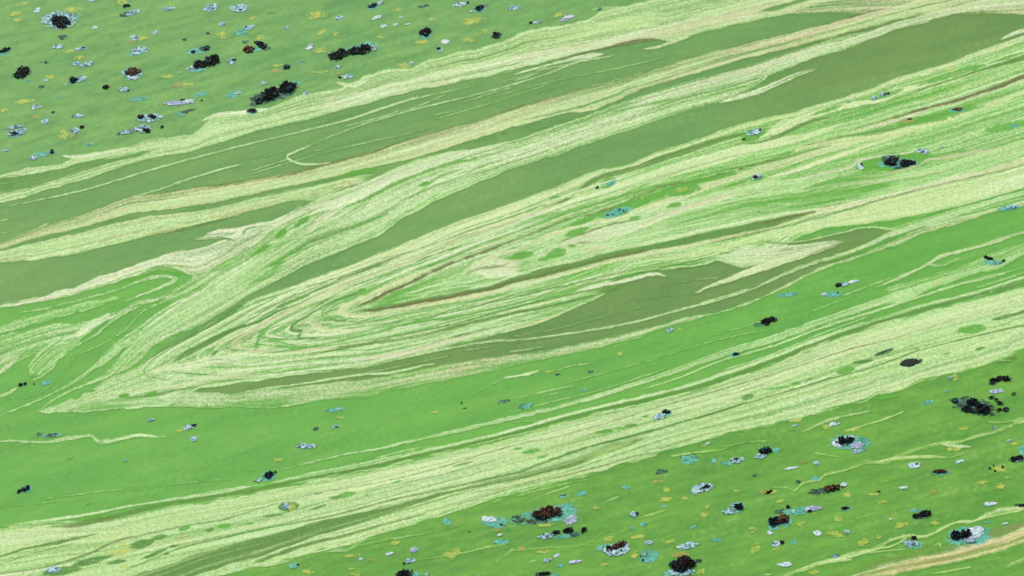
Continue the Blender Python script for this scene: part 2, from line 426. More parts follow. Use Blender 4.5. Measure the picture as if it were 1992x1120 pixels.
# lower arm of the twin on the west side
U2b = [(0, 488), (50, 475), (125, 458), (200, 441), (251, 428), (314, 417), (377, 410), (450, 397), (500, 384), (563, 371), (625, 355), (676, 346), (740, 334)]
L2b = O2U[:-1] + [(608, 390), (651, 374), (700, 357), (740, 340)]
band(U2b, L2b, 'pale', 0.88, 0.36, 80, 3.2, edge=1.8, lines=0.2, tan=0.35, fleck=0.4, ob='b', col2='yellow')
band([(0, 486), (251, 417), (377, 402), (500, 377), (620, 351), (676, 338), (740, 330), (770, 327)], [(0, 489), (251, 427), (377, 410), (500, 383), (620, 357), (676, 346), (740, 334), (770, 329)], 'olive', 0.95, 0.15, neg=True, edge=1)
blob(700, 334, 70, 10, 'green', 10)
line([(190, 475), (230, 460), (262, 452)], [2, 5, 2], 'rust', 0.45, 0.5, ob='b')
line([(340, 448), (365, 443), (440, 425)], [5, 3, 1], 'brown', 0.7, 0.3, neg=True)
line([(650, 362), (675, 358), (706, 352)], [3, 8, 3], 'rose', 0.7, 0.5, tan=0.6, ob='b')
line([(1000, 238), (1075, 221), (1151, 201), (1201, 183), (1225, 172), (1300, 150), (1400, 119), (1500, 91), (1668, 46), (1790, 13), (1850, 0), (1950, -28)], [3, 4, 4, 5, 3, 2, 2, 2, 2.4, 3, 3, 3], 'olive', 0.85, 0.2, neg=True)
# olive wedge
band([(845, 295), (930, 268), (1000, 251), (1060, 234), (1128, 219)], [(845, 297), (930, 275), (1000, 262), (1070, 247), (1110, 233), (1128, 222)], 'olive', 1.0, 0.1, neg=True, edge=1.2)
line([(1000, 246), (1060, 229), (1125, 212)], 2.5, 'pale', 0.8, ob='b')

# ---- S3: streaky green diagonal ---------------------------------------------------------------------------------
U3 = [(100, 790), (176, 700), (240, 640), (300, 600), (360, 556), (402, 528), (427, 513), (464, 493), (500, 472), (525, 452), (560, 420), (600, 394), (651, 375), (700, 358), (730, 345), (770, 326), (814, 308), (876, 295)] + U3R
band(U3, L3, 'mint', 0.68, 0.46, 120, 2.4, edge=2, lines=0.45, tan=0.16, ob='c', x0=290, ends=140, grain=0.45)
band([(500, 445), (550, 425), (600, 395), (651, 377), (700, 360), (770, 328), (876, 297), (1000, 274)], [(500, 462), (560, 438), (600, 418), (651, 405), (700, 390), (770, 352), (876, 315), (1000, 285)], 'white', 0.7, 0.5, 90, 2.6, lines=0.5, tan=0.25, ob='c', tint='rose')
band([(620, 440), (700, 400), (800, 360), (900, 320), (1000, 290), (1150, 240), (1300, 190)], [(620, 455), (700, 430), (800, 390), (900, 350), (1000, 322), (1150, 272), (1300, 222)], 'white', 0.42, 0.6, 80, 2.4, lines=0.5, tan=0.15, ob='c', grain=0.5)
band([(1200, 205), (1300, 172), (1400, 145), (1500, 117), (1692, 62), (1743, 44), (1900, 2)], [(1200, 235), (1300, 195), (1400, 170), (1500, 140), (1692, 76), (1743, 57), (1900, 18)], 'white', 0.62, 0.4, 90, 2.6, lines=0.4, tan=0.25, ob='c', tint='rose')
band([(1400, 195), (1450, 178), (1500, 146), (1600, 112)], [(1400, 196), (1450, 186), (1500, 160), (1570, 138)], 'olive', 1.0, 0.1, neg=True, edge=1)
line([(1400, 200), (1477, 177), (1530, 154), (1560, 142), (1590, 133)], [6, 11, 10, 7, 2], 'white', 0.75, 0.5, lines=0.3, ob='c')
line([(1350, 200), (1400, 180), (1440, 170), (1480, 165)], [1, 3, 3, 1], 'green', 0.6, neg=True)
# green slits and threads in it
for P, w in [([(500, 468), (525, 449), (575, 426), (613, 408)], [3, 4, 5, 3]), ([(500, 495), (540, 478), (590, 458), (640, 436), (700, 405), (730, 375), (800, 345), (900, 308), (980, 285)], [3, 3, 4, 5, 9, 5, 4, 3, 2]),
             ([(500, 530), (560, 497), (640, 462), (700, 436), (760, 415)], [3, 4, 3, 3, 2]), ([(820, 372), (850, 345), (900, 328)], [3, 8, 3]), ([(640, 500), (720, 462), (790, 420)], 2.5), ([(400, 610), (450, 582), (520, 535), (560, 512)], [2, 7, 8, 3]),
             ([(1190, 218), (1250, 205), (1320, 190)], [3, 6, 2]), ([(690, 470), (760, 430), (860, 372)], 3), ([(870, 355), (940, 322), (980, 312)], [2, 5, 2])]:
    line(P, w, 'green', 0.62, 0.6, 60, neg=True, edge=1.2)
blob(588, 431, 40, 14, 'green', 38); blob(546, 457, 34, 16, 'green', 40); blob(825, 358, 22, 9, 'green', 20); blob(510, 485, 60, 9, 'green', 30); blob(530, 520, 50, 8, 'green', 30)
for P, w in [([(590, 470), (610, 440), (640, 418), (680, 395)], [3, 10, 12, 4]), ([(520, 478), (560, 455), (600, 432), (612, 420)], [2, 5, 4, 2]), ([(560, 475), (595, 455), (650, 425), (690, 400)], [3, 5, 4, 2]), ([(700, 382), (740, 362), (790, 335)], 3), ([(620, 415), (650, 392), (690, 375)], 4)]:
    line(P, w, 'white', 0.6, 0.6, 40, tan=0.4, ob='c', tint='rose', edge=2)

# ---- fan of thin films west of the swirl ---------------------------------------------------------------------------
def fan(P, w, cov=0.55, col='mint', **k):
    line(P, w, col, min(cov + 0.16, 0.9), 0.42, 60, 2.4, ob='c', lines=0.15, edge=1.6, grain=0.5, **k)
fan([(-10, 645), (50, 626), (100, 613), (176, 593), (238, 577)], [16, 18, 16, 14, 4], 0.4)
fan([(-10, 690), (50, 668), (110, 650), (160, 638), (230, 603)], [70, 50, 44, 22, 3], 0.36)
fan([(60, 730), (80, 705), (110, 680), (150, 655), (213, 618)], [22, 34, 36, 16, 4], 0.36)
fan([(-10, 720), (10, 705), (40, 690)], [30, 30, 4], 0.45, col='grey')
fan([(35, 609), (95, 598), (186, 576), (238, 560), (276, 546), (314, 537), (338, 539), (338, 546), (319, 556), (280, 572), (240, 588)], [2, 3, 3, 3, 5, 7, 9, 9, 6, 4, 2], 0.8, col='pale')
fan([(141, 655), (160, 645), (176, 633), (213, 618), (238, 605), (271, 589), (326, 575), (360, 553), (420, 520)], [6, 16, 9, 7, 7, 6, 6, 6, 5], 0.8, col='white')
fan([(60, 742), (85, 728), (100, 716), (113, 698), (151, 670), (183, 653), (213, 628), (251, 605), (300, 583)], [3, 4, 5, 4, 4, 4, 5, 4, 2], 0.7, col='pale')
fan([(135, 712), (148, 693), (201, 668), (246, 640), (276, 608), (314, 588), (377, 558), (430, 523)], [2, 1.5, 1.5, 2, 2, 4, 6, 5], 0.55)
fan([(-10, 812), (63, 783), (120, 756), (151, 738), (181, 716), (208, 693), (238, 668), (276, 645), (326, 610), (402, 570), (470, 525), (520, 495)], [3, 3, 4, 7, 8, 18, 17, 24, 24, 20, 14, 8], 0.62)
fan([(-10, 775), (20, 762), (35, 753)], [6, 6, 2], 0.6)
fan([(40, 776), (75, 765), (100, 748)], 2, 0.5)
fan([(73, 801), (120, 768), (176, 743), (213, 728), (250, 690), (285, 660), (350, 620), (420, 580), (480, 545), (540, 515)], [4, 4, 5, 14, 24, 26, 24, 20, 16, 10], 0.6)
fan([(230, 725), (265, 700), (300, 665), (350, 640), (402, 612), (452, 580), (510, 545)], [10, 12, 12, 10, 12, 14, 8], 0.5, col='grey')
fan([(280, 640), (340, 598), (400, 560), (450, 528), (500, 500)], [3, 4, 4, 5, 3], 0.7, col='white')
fan([(420, 560), (470, 525), (520, 498), (560, 478)], [4, 4, 4, 2], 0.6, col='white')

# ---- S4: rosy white tongue -----------------------------------------------------------------------------------------
band(S4U, S4L, 'white', 0.88, 0.45, 60, 2.6, edge=2, lines=0.45, tan=0.30, fleck=0.4, ob='d', tint='rose', col2='white')
band([(368, 466), (392, 458), (427, 448), (464, 441), (500, 430), (517, 430)], [(368, 467), (392, 464), (427, 462), (457, 468), (500, 455), (517, 446)], 'bright', 0.92, 0.3, 50, 3, tan=0.25, ob='d', tint='rose', edge=1.5)
line([(405, 472), (437, 465), (458, 468)], [3, 5, 2], 'olive', 0.9, neg=True)
line([(472, 458), (478, 447), (500, 440)], [5, 4, 3], 'olive', 0.9, neg=True)
line([(215, 556), (276, 536), (309, 525), (350, 533), (372, 542)], [3, 8, 14, 14, 6], 'green', 0.95, neg=True)
line([(160, 570), (120, 579), (85, 580)], [1, 3, 3], 'rust', 0.5, 0.6, ob='d', fleck=0.5)

# ---- S5: the swirl ---------------------------------------------------------------------------------------------------
L5 = TIPL[:-2] + [(345, 778), (388, 757), (430, 749), (460, 745), (500, 742), (563, 731), (625, 724), (701, 716), (751, 706), (826, 688), (876, 673), (939, 657), (1000, 642), (1025, 635), (1063, 625), (1085, 613), (1125, 596), (1168, 578),
                  (1200, 556), (1226, 533), (1301, 522), (1339, 521), (1371, 516), (1391, 507), (1414, 512), (1444, 519), (1472, 516), (1500, 500), (1560, 460), (1605, 443), (1668, 437), (1730, 428), (1793, 421), (1868, 400), (1931, 383), (1992, 366)]
band(U5, L5, 'pale', 0.84, 0.42, 120, 3.0, edge=2, lines=0.45, tan=0.22, ob='e', x0=75, x1=1150, ends=150, fadel=False, col2='white', grain=0.42)
# east of the swirl: greener, streaked
band(U5, L5, 'mint', 0.66, 0.46, 150, 3.0, edge=2, lines=0.4, tan=0.22, ob='f', x0=960, ends=180, grain=0.45, col2='pale')
# yellow heart of the upper arm, white and yellow arms running east
line([(545, 613), (625, 572), (676, 543), (740, 512), (796, 491), (876, 461), (977, 428), (1050, 405), (1150, 385), (1250, 352), (1330, 325), (1420, 300), (1500, 275), (1560, 262)], [10, 24, 32, 38, 40, 36, 34, 26, 26, 26, 24, 22, 18, 6], 'yellow', 0.72, 0.4, 100, 3.5, ob='e', lines=0.35)
line([(568, 560), (651, 533), (713, 512), (776, 487), (876, 446), (939, 424), (1000, 402), (1050, 384), (1100, 367), (1141, 347), (1176, 335), (1226, 324), (1276, 304), (1334, 286), (1402, 261), (1452, 244), (1500, 232), (1555, 219), (1617, 200), (1693, 177), (1745, 157), (1843, 127), (1919, 99), (1992, 74), (2100, 35)],
     [6, 12, 14, 16, 18, 18, 16, 16, 15, 14, 10, 8, 9, 8, 8, 8, 7, 6, 6, 7, 8, 8, 9, 10, 10], 'yellow', 0.85, 0.3, 90, 3, ob='e', tan=0.25, taper=False, lines=0.3)
line([(1946, 77), (1970, 66), (2000, 56), (2080, 30)], [2, 7, 9, 9], 'white', 0.8, ob='f')
line([(1480, 268), (1530, 243), (1567, 228), (1617, 213), (1668, 201), (1718, 194), (1742, 178), (1780, 170), (1818, 158), (1868, 142), (1919, 125), (1992, 101), (2100, 60)], [20, 22, 14, 12, 10, 9, 14, 9, 9, 9, 9, 10, 10], 'yellow', 0.92, 0.2, 80, 4, ob='f')
line([(1340, 325), (1420, 302), (1500, 280), (1580, 260), (1640, 240)], [8, 16, 16, 12, 3], 'yellow', 0.6, 0.3, ob='f')
# green windows with the clumps between the two edge streaks
for b in [(1610, 214, 70, 8, 18), (1730, 183, 70, 10, 20), (1860, 143, 170, 12, 17), (1960, 112, 70, 7, 18)]:
    blob(b[0], b[1], b[2], b[3], 'green', b[4], 0.85, rag=0.5)
# olive / dark slits of the upper arm
D = lambda P, w, col='olive2', cov=0.9: line(P, w, col, cov, 0.25, 60, neg=True, edge=0.9)
D([(600, 570), (635, 557), (701, 531), (751, 506), (766, 500), (826, 481), (902, 453), (1000, 420), (1050, 403), (1100, 389), (1141, 360), (1176, 341), (1226, 330), (1276, 312), (1326, 296), (1380, 278), (1440, 262), (1500, 248)],
  [2, 7, 11, 9, 6, 3, 2.5, 2.5, 4, 5, 7, 9, 9, 11, 13, 12, 7, 2])
D([(1430, 282), (1480, 276), (1520, 262), (1560, 243), (1592, 233), (1643, 222), (1740, 192), (1843, 158), (1919, 133), (1992, 112), (2050, 90)], [2, 5, 9, 8, 4, 2.5, 2.5, 2.5, 4, 9, 10])
D([(500, 620), (560, 590), (620, 562), (680, 532)], 2.5); D([(540, 590), (580, 572), (640, 548)], [2, 4, 2]); D([(850, 480), (900, 462), (960, 442)], 2)
D([(560, 595), (540, 597), (600, 575)], 2)
D([(1000, 438), (1100, 402), (1200, 372), (1300, 340), (1400, 310), (1500, 290), (1640, 262), (1800, 212)], 2, 'deep', 0.6)
D([(1000, 452), (1080, 425), (1180, 390), (1280, 352), (1400, 325), (1520, 300), (1700, 255), (1850, 215), (1992, 165)], 2.5, 'green', 0.7)
D([(1300, 353), (1420, 330), (1560, 300), (1700, 262), (1900, 200)], 2.5, 'deep', 0.55)
# green band outside of the upper brown arm
line([(780, 532), (850, 510), (927, 480), (1000, 455), (1100, 415), (1200, 385), (1280, 360)], [4, 12, 12, 12, 10, 9, 4], 'green', 0.55, 0.6, 60, neg=True, edge=2)
# brown fold: upper arm, nose and lower arm
line([(683, 603), (701, 594), (726, 583), (750, 571), (784, 556), (826, 536), (876, 513), (927, 495), (964, 481), (1000, 468), (1050, 448), (1100, 428), (1151, 416), (1201, 400), (1251, 378), (1301, 360), (1351, 352), (1402, 340), (1480, 318), (1600, 285), (1700, 258)],
     [3, 5, 7, 8, 7, 6, 5, 5, 4, 3, 2.5, 2.5, 2.5, 2.5, 2.5, 2.5, 2.5, 2, 2, 2, 2], 'brown', 0.9, 0.5, 40, 2, neg=True, edge=2.4, feather=2.6)
# inside the fold: green with white films
band([(700, 598), (800, 556), (900, 515), (1000, 478), (1100, 440)], [(700, 603), (800, 590), (900, 566), (1000, 536), (1100, 510)], 'green', 0.75, 0.5, 60, 4, neg=True)
band([(760, 577), (850, 540), (940, 512), (1010, 500)], [(760, 585), (850, 568), (940, 556), (1010, 540)], 'mint', 0.5, 0.6, 50, 3, ob='e', lines=0.4)
band([(1000, 489), (1100, 446), (1201, 424), (1301, 391), (1400, 372), (1500, 352), (1600, 345)], [(1000, 530), (1100, 506), (1201, 486), (1301, 466), (1400, 445), (1500, 424), (1600, 400)], 'mint', 0.75, 0.5, 80, 3, ob='e', tan=0.1, lines=0.4, col2='white')
band([(1280, 430), (1350, 410), (1450, 385), (1560, 372), (1680, 345), (1760, 335)], [(1280, 458), (1350, 448), (1450, 422), (1560, 408), (1680, 385), (1760, 362)], 'green', 0.65, 0.6, 110, 3, neg=True)
line([(899, 531), (927, 514), (964, 496), (1000, 488), (1038, 469), (1100, 447), (1151, 434), (1201, 423), (1251, 405), (1301, 390), (1339, 379), (1377, 362), (1427, 344), (1500, 325), (1567, 304), (1643, 282), (1700, 265)], [3, 12, 10, 7, 7, 6, 6, 7, 8, 8, 9, 12, 14, 14, 12, 10, 5], 'tan', 0.85, 0.3, 70, tan=0.3, ob='e', col2='white')
band([(899, 531), (927, 513), (960, 500), (1000, 505), (1030, 508)], [(899, 532), (927, 536), (952, 541), (1000, 539), (1030, 527)], 'white', 0.85, 0.35, 50, 2.6, ob='e', tan=0.4, tint='rose', col2='tan', lines=0.3)
line([(905, 534), (935, 522), (960, 521), (990, 512)], [3, 6, 4, 2], 'brown', 0.6, 0.4, neg=True)
band([(1065, 480), (1088, 473), (1176, 441), (1251, 428), (1301, 411), (1377, 385), (1452, 365)], [(1065, 483), (1100, 482), (1176, 470), (1251, 446), (1301, 424), (1377, 397), (1452, 375)], 'white', 0.78, 0.5, 60, 2.6, tan=0.5, ob='e', tint='rose', col2='mint', lines=0.4)
line([(1085, 474), (1100, 466), (1176, 440), (1216, 431), (1251, 425)], [2, 2.5, 3, 3, 2], 'brown', 0.8, 0.2, neg=True)
line([(1137, 488), (1160, 482), (1190, 478)], [8, 10, 3], 'rose', 0.6, 0.4, ob='e', tan=0.5)
line([(1120, 473), (1150, 471)], [3, 2], 'deep', 0.8, neg=True)
for b in [(1018, 496, 46, 15, 8), (1083, 493, 42, 20, 15), (1060, 503, 30, 9, 10), (1112, 478, 18, 6, 0), (1122, 451, 54, 14, 18), (1324, 369, 80, 26, 6), (1275, 382, 50, 14, 15), (1232, 398, 80, 17, 14), (1196, 414, 70, 18, 12), (1312, 399, 34, 9, 15), (1181, 356, 42, 20, 20), (1078, 384, 20, 8, 12),
          (1160, 365, 26, 8, 20), (1360, 352, 70, 10, 12), (1235, 424, 24, 7, 10), (1163, 398, 16, 6, 25), (1135, 432, 60, 8, 18), (1400, 345, 90, 8, 14), (1466, 262, 60, 22, 22), (1470, 346, 34, 12, 8), (1430, 358, 50, 6, 16)]:
    blob(b[0], b[1], b[2], b[3], 'green', b[4], 0.9)
# lower brown arm with its pale borders
OU = [(683, 602), (726, 600), (776, 590), (864, 574), (952, 556), (1000, 538), (1050, 525), (1125, 508), (1201, 488), (1276, 474), (1351, 456), (1427, 441), (1500, 426), (1560, 415), (1580, 413)]
OL = [(683, 604), (726, 607), (776, 600), (864, 585), (952, 567), (1000, 552), (1050, 541), (1125, 521), (1201, 501), (1276, 486), (1351, 472), (1427, 456), (1500, 441), (1560, 422), (1580, 414)]
line([(x, y - 4) for x, y in OU[5:]] + [(1655, 400)], [4, 6, 6, 6, 6, 6, 6, 5, 4, 3], 'yellow', 0.8, 0.3, ob='e')
line([(x, y + 4) for x, y in OL[1:]] + [(1655, 402)], [5, 8, 9, 9, 8, 8, 7, 6, 6, 6, 5, 5, 4], 'tan', 0.85, 0.3, ob='e', tan=0.4, tint='rose')
band(OU, OL, 'olive2', 0.98, 0.1, neg=True, edge=1)
line([(700, 604), (726, 603), (776, 596), (864, 580), (952, 562), (1000, 547), (1050, 537), (1125, 516), (1201, 498), (1276, 483)], [3, 5, 7, 7, 6, 5, 3, 3, 3, 2], 'brown', 0.9, 0.3, neg=True, edge=1.5)
line([(1480, 436), (1540, 421), (1590, 411), (1655, 395)], [3, 6, 4, 1], 'brown', 0.85, 0.2, neg=True)
# tan and yellow bands running out to the east edge
line([(1592, 412), (1668, 397), (1743, 381), (1843, 353), (1919, 336), (1992, 313), (2100, 275)], [10, 12, 13, 14, 12, 16, 18], 'tan', 0.95, 0.2, 60, 3, tan=0.4, ob='f', taper=False, fleck=0.3, col2='white')
U6 = [(1276, 500), (1351, 486), (1427, 470), (1492, 452), (1592, 428), (1643, 413), (1705, 394), (1768, 378), (1843, 359), (1919, 342), (1992, 322)]
L6 = [(1276, 516), (1351, 500), (1427, 482), (1492, 467), (1605, 443), (1668, 437), (1730, 428), (1793, 421), (1868, 400), (1931, 383), (1992, 366)]
band(U6, L6, 'yellow', 0.97, 0.12, 90, 5, edge=1, lines=0.12, ob='f', col2='pale')
line([(1351, 481), (1492, 448), (1592, 424), (1643, 409), (1705, 391), (1768, 374), (1843, 356), (1919, 339), (1992, 320), (2100, 285)], 3, 'deep', 0.75, 0.3, neg=True)
# nested folds wrapped round the brown one
FO = np.array([(1250, 318), (1120, 352), (1000, 397), (876, 440), (776, 483), (651, 530), (500, 581), (351, 663), (262, 732), (400, 744), (563, 730), (701, 715), (876, 672), (1000, 641), (1100, 612), (1180, 574)], float)
FI = np.array([(1250, 378), (1120, 424), (1000, 468), (927, 495), (876, 513), (826, 536), (784, 556), (726, 583), (655, 608), (726, 614), (801, 602), (864, 590), (952, 572), (1000, 558), (1100, 532), (1201, 504)], float)
for lam, w, colr, cv in [(.04, 2.5, 'deep', .7), (.08, 4, 'white', .6), (.13, 2, 'deep', .7), (.17, 5, 'white', .55), (.22, 3, 'green', .4), (.26, 2, 'brown', .5), (.30, 4, 'white', .6), (.35, 4.5, 'green', .4), (.40, 5, 'yellow', .6), (.45, 2, 'deep', .8),
                         (.49, 4, 'rose', .6), (.54, 5, 'green', .39), (.58, 3, 'white', .7), (.62, 2, 'deep', .8), (.66, 4, 'white', .6), (.70, 5, 'green', .39), (.75, 3.5, 'white', .7), (.79, 2, 'deep', .7), (.83, 4, 'green', .33), (.88, 4, 'tan', .7), (.93, 2, 'deep', .6)]:
    wob = np.array([[random.uniform(-5, 5), random.uniform(-4, 4)] for _ in FO])
    P = FO * (1 - lam) + FI * lam + wob
    a_, b_ = random.randint(0, 3), random.randint(12, 15)
    ng = colr in ('deep', 'green', 'brown')
    line([tuple(p) for p in P[a_:b_ + 1]], [w * random.uniform(.5, 1.3) for _ in range(5)], colr, cv, 0.6, 70, 2, ob='e', neg=ng, edge=1.2, lines=0.2)

# nose of the swirl
line([(1000, 556), (900, 580), (801, 598), (726, 612), (680, 613), (661, 608), (668, 597), (700, 582), (740, 565), (780, 547), (850, 517)], [6, 7, 8, 8, 10, 12, 10, 8, 8, 7, 5], 'tan', 0.85, 0.3, 50, ob='e', tan=0.3, tint='rose', col2='yellow')
line([(1000, 566), (927, 584), (826, 602), (726, 620), (650, 621), (630, 612), (650, 592), (700, 572), (760, 545)], [4, 8, 10, 12, 12, 16, 12, 9, 4], 'green', 0.6, 0.5, 50, neg=True, edge=2)
line([(860, 622), (760, 632), (680, 634), (630, 628), (612, 618), (640, 598), (690, 575)], [3, 8, 12, 14, 12, 10, 4], 'green', 0.4, 0.6, 50, neg=True, edge=2)
D([(705, 563), (696, 570), (651, 585), (600, 613), (575, 628), (567, 638), (573, 644), (595, 643), (584, 650), (582, 657), (600, 658), (641, 653)], [9, 4, 4, 4, 4, 5, 4, 3, 4, 4, 3, 2], 'deep')
blob(703, 566, 20, 10, 'green', 20)
line([(580, 632), (600, 624), (620, 634), (640, 638)], [6, 9, 8, 3], 'rose', 0.6, 0.5, ob='e', tan=0.6)
line([(586, 648), (610, 640), (640, 642), (720, 640)], [8, 10, 7, 2], 'tan', 0.6, 0.5, ob='e', tan=0.4)
D([(497, 680), (502, 663), (512, 645), (535, 628), (580, 606), (640, 580)], [8, 8, 7, 6, 4, 3], 'green', 0.75)
line([(520, 660), (545, 668), (580, 676), (600, 672)], [8, 14, 9, 3], 'green', 0.55, 0.5, neg=True, edge=2)
D([(500, 689), (575, 680), (651, 665), (726, 648), (801, 628), (876, 617), (952, 602), (1000, 592), (1100, 566), (1180, 545), (1300, 522)], [3, 3, 3.5, 4.5, 5.5, 5, 4.5, 4, 4, 3.5, 2], 'green', 0.85)
D([(600, 692), (676, 676), (726, 668), (801, 657), (876, 638), (952, 620), (1000, 609), (1050, 600), (1125, 583), (1165, 571)], [2, 6, 6, 5, 5, 5, 5, 5, 6, 5], 'olive2')
D([(700, 672), (751, 657), (876, 632), (1000, 598), (1090, 578), (1173, 558)], [2, 2.5, 3, 3.5, 4, 5], 'deep', 0.8)
D([(900, 602), (1000, 578), (1100, 555), (1230, 525), (1340, 500)], 2.5, 'deep', 0.7)
line([(1040, 575), (1120, 557), (1230, 525), (1330, 508), (1375, 492)], [2, 3, 3, 3, 2], 'rust', 0.5, 0.4, ob='e')
line([(930, 648), (820, 678), (760, 692), (680, 702)], [3, 9, 8, 3], 'rose', 0.7, 0.5, tan=0.6, ob='e', fleck=0.6)
line([(980, 645), (1040, 629), (1085, 612), (1125, 596)], [4, 5, 5, 2], 'tan', 0.8, 0.4, tan=0.6, ob='e', fleck=0.5)
# white tongue hooking into the olive pool, and the pool's ragged edge
band([(1130, 562), (1175, 552), (1226, 538), (1280, 526), (1310, 522)], [(1130, 566), (1175, 572), (1226, 556), (1270, 546), (1310, 540)], 'olive2', 0.95, 0.15, neg=True, edge=2)
line([(1120, 565), (1170, 555), (1226, 543), (1271, 533), (1301, 538)], [3, 6, 7, 7, 3], 'white', 0.8, 0.5, ob='e', edge=2, tan=0.2)
D([(1130, 556), (1200, 540), (1300, 519), (1400, 495), (1480, 476)], [2, 3, 3, 3, 1.5], 'deep', 0.8)
# tongue in the pool
T1U = [(1360, 500), (1414, 494), (1440, 480), (1492, 480), (1542, 478), (1592, 472), (1643, 466), (1652, 467)]
T1L = [(1360, 518), (1391, 505), (1414, 513), (1444, 521), (1472, 519), (1500, 520), (1542, 507), (1592, 491), (1628, 478), (1652, 468)]
band(T1U, T1L, 'white', 0.86, 0.5, 70, 2.4, edge=2, ob='e', col2='pale', tan=0.22, fleck=0.3, tint='rose', lines=0.3)
line([(1348, 572), (1384, 556), (1427, 540), (1477, 522), (1542, 502), (1592, 486)], [3, 5, 9, 13, 12, 5], 'yellow', 0.9, 0.3, ob='e')
D([(1480, 471), (1540, 473), (1600, 462), (1650, 452), (1700, 445)], [2, 5, 5, 3, 2], 'olive2', 0.9)
line([(1500, 474), (1567, 468), (1643, 451), (1680, 442), (1718, 444), (1745, 447)], [2, 3, 3, 3, 5, 2], 'mint', 0.75, ob='g')
# arrow tip details
D([(329, 708), (377, 681), (427, 655), (464, 638), (500, 627), (540, 606), (580, 590)], [3, 11, 9, 7, 5, 4, 2], 'deep', 0.95)
D([(404, 700), (417, 688), (428, 679)], [2, 6, 2], 'deep'); D([(402, 701), (430, 700), (458, 699)], [2, 3, 1], 'deep')
D([(240, 776), (301, 768), (340, 760), (384, 752)], [3, 5, 4, 4], 'deep')
blob(241, 770, 26, 10, 'green', 10); blob(296, 767, 26, 12, 'green', 15); blob(177, 761, 24, 6, 'green', 10); blob(150, 773, 20, 8, 'green', 20)
D([(300, 690), (351, 664), (402, 638), (452, 606), (480, 590)], [2, 3, 4, 8, 3], 'deep', 0.8)
line([(435, 692), (455, 672), (480, 655), (500, 645)], [4, 5, 4, 2], 'rust', 0.5, 0.5, ob='e', fleck=0.6)
line([(300, 720), (360, 712), (420, 700), (490, 690)], [8, 16, 18, 8], 'yellow', 0.6, 0.3, ob='e', tan=0.2)
line([(300, 745), (380, 735), (450, 728), (500, 722)], [2, 6, 5, 2], 'mint', 0.6, ob='e')
line([(280, 762), (350, 750), (420, 737), (500, 725)], [3, 7, 9, 6], 'rose', 0.5, 0.5, tan=0.4, ob='e')
line([(130, 800), (190, 788), (260, 782), (330, 780)], [8, 18, 16, 6], 'green', 0.40, 0.5, neg=True, edge=2)

# ---- S5L: long grey strip and the threads of the olive pool -----------------------------------------------------------
band(U5L, L5L, 'grey', 0.78, 0.4, 80, 3, edge=2, lines=0.4, tan=0.5, ob='g', tint='rose', col2='white', grain=0.6, x0=290, ends=80)
band([(p[0], p[1] + 12 + 6 * (p[0] < 900)) for p in U5L if 380 <= p[0] < 1250], [p for p in L5L if 380 <= p[0] < 1260], 'green', 0.55, 0.5, 50, 3, neg=True, edge=2.5, feather=5)
for P, w in [([(500, 757), (575, 748), (701, 729), (756, 725), (814, 713), (851, 706)], [4, 4, 4, 5, 3, 2]), ([(751, 702), (826, 687), (876, 677), (952, 664), (1000, 662), (1050, 657), (1113, 648), (1176, 638), (1238, 625), (1301, 608), (1351, 595), (1402, 582), (1464, 562), (1492, 548), (1567, 516), (1643, 494), (1693, 474), (1743, 452), (1793, 437), (1868, 413), (1992, 372)], [3, 3, 3, 4, 3, 3, 4, 4, 4, 5, 4, 3, 3, 5, 6, 7, 8, 10, 10, 12, 16]),
             ([(1360, 592), (1377, 586), (1414, 575), (1462, 560)], 3), ([(990, 684), (1020, 680), (1060, 674)], [4, 3, 1])]:
    line(P, w, 'pale', 0.8, 0.4, ob='g', edge=1)
for P in ([(1180, 600), (1240, 585), (1310, 574)], [(1050, 648), (1150, 622), (1260, 596)], [(1280, 560), (1350, 545), (1400, 540)], [(640, 738), (760, 716), (880, 690)], [(900, 682), (1000, 668), (1080, 652)]):
    line(P, 1.6, 'pale', 0.4, 0.5, ob='g')
band([(1700, 452), (1780, 428), (1868, 402), (1931, 386), (1992, 369)], [(1700, 470), (1780, 449), (1868, 425), (1931, 410), (1992, 394)], 'mint', 0.65, 0.6, 90, 2.4, ob='g', lines=0.5)
D([(1600, 510), (1660, 493), (1740, 462), (1800, 440)], [2, 5, 4, 2], 'green'); D([(1610, 446), (1700, 436), (1770, 424), (1868, 402), (1992, 367)], [3, 7, 5, 3, 3], 'green', 0.9)

# ---- streaks at the east edge, north of the tan band -------------------------------------------------------------------
line([(1640, 262), (1700, 246), (1768, 228), (1800, 212), (1860, 198), (1992, 155)], [3, 6, 9, 7, 5, 5], 'rose', 0.75, 0.4, ob='f', tan=0.4)
line([(1650, 254), (1720, 234), (1790, 214), (1868, 193), (1944, 168), (1992, 147), (2080, 110)], [1.5, 2, 5, 5, 9, 7, 7], 'brown', 0.9, 0.2, neg=True)
line([(1540, 296), (1592, 281), (1718, 264), (1806, 241), (1868, 223), (1919, 206), (1992, 181), (2080, 150)], [6, 12, 10, 8, 7, 7, 6, 6], 'yellow', 0.8, 0.35, ob='f', tan=0.3, lines=0.3, col2='tan')
line([(1550, 287), (1650, 264), (1750, 248), (1850, 220), (1992, 172)], 2, 'brown', 0.6, 0.3, neg=True)
line([(1492, 345), (1542, 333), (1617, 308), (1680, 286), (1760, 262)], [4, 8, 9, 7, 3], 'tan', 0.8, 0.35, ob='f', tan=0.4, fleck=0.4)
for b in [(1800, 232, 130, 18, 8), (1870, 214, 90, 12, 10), (1960, 245, 110, 16, 12), (1840, 300, 90, 8, 12), (1700, 312, 60, 12, 15)]:
    blob(b[0], b[1], b[2], b[3], 'green', b[4], 0.8, rag=0.6)
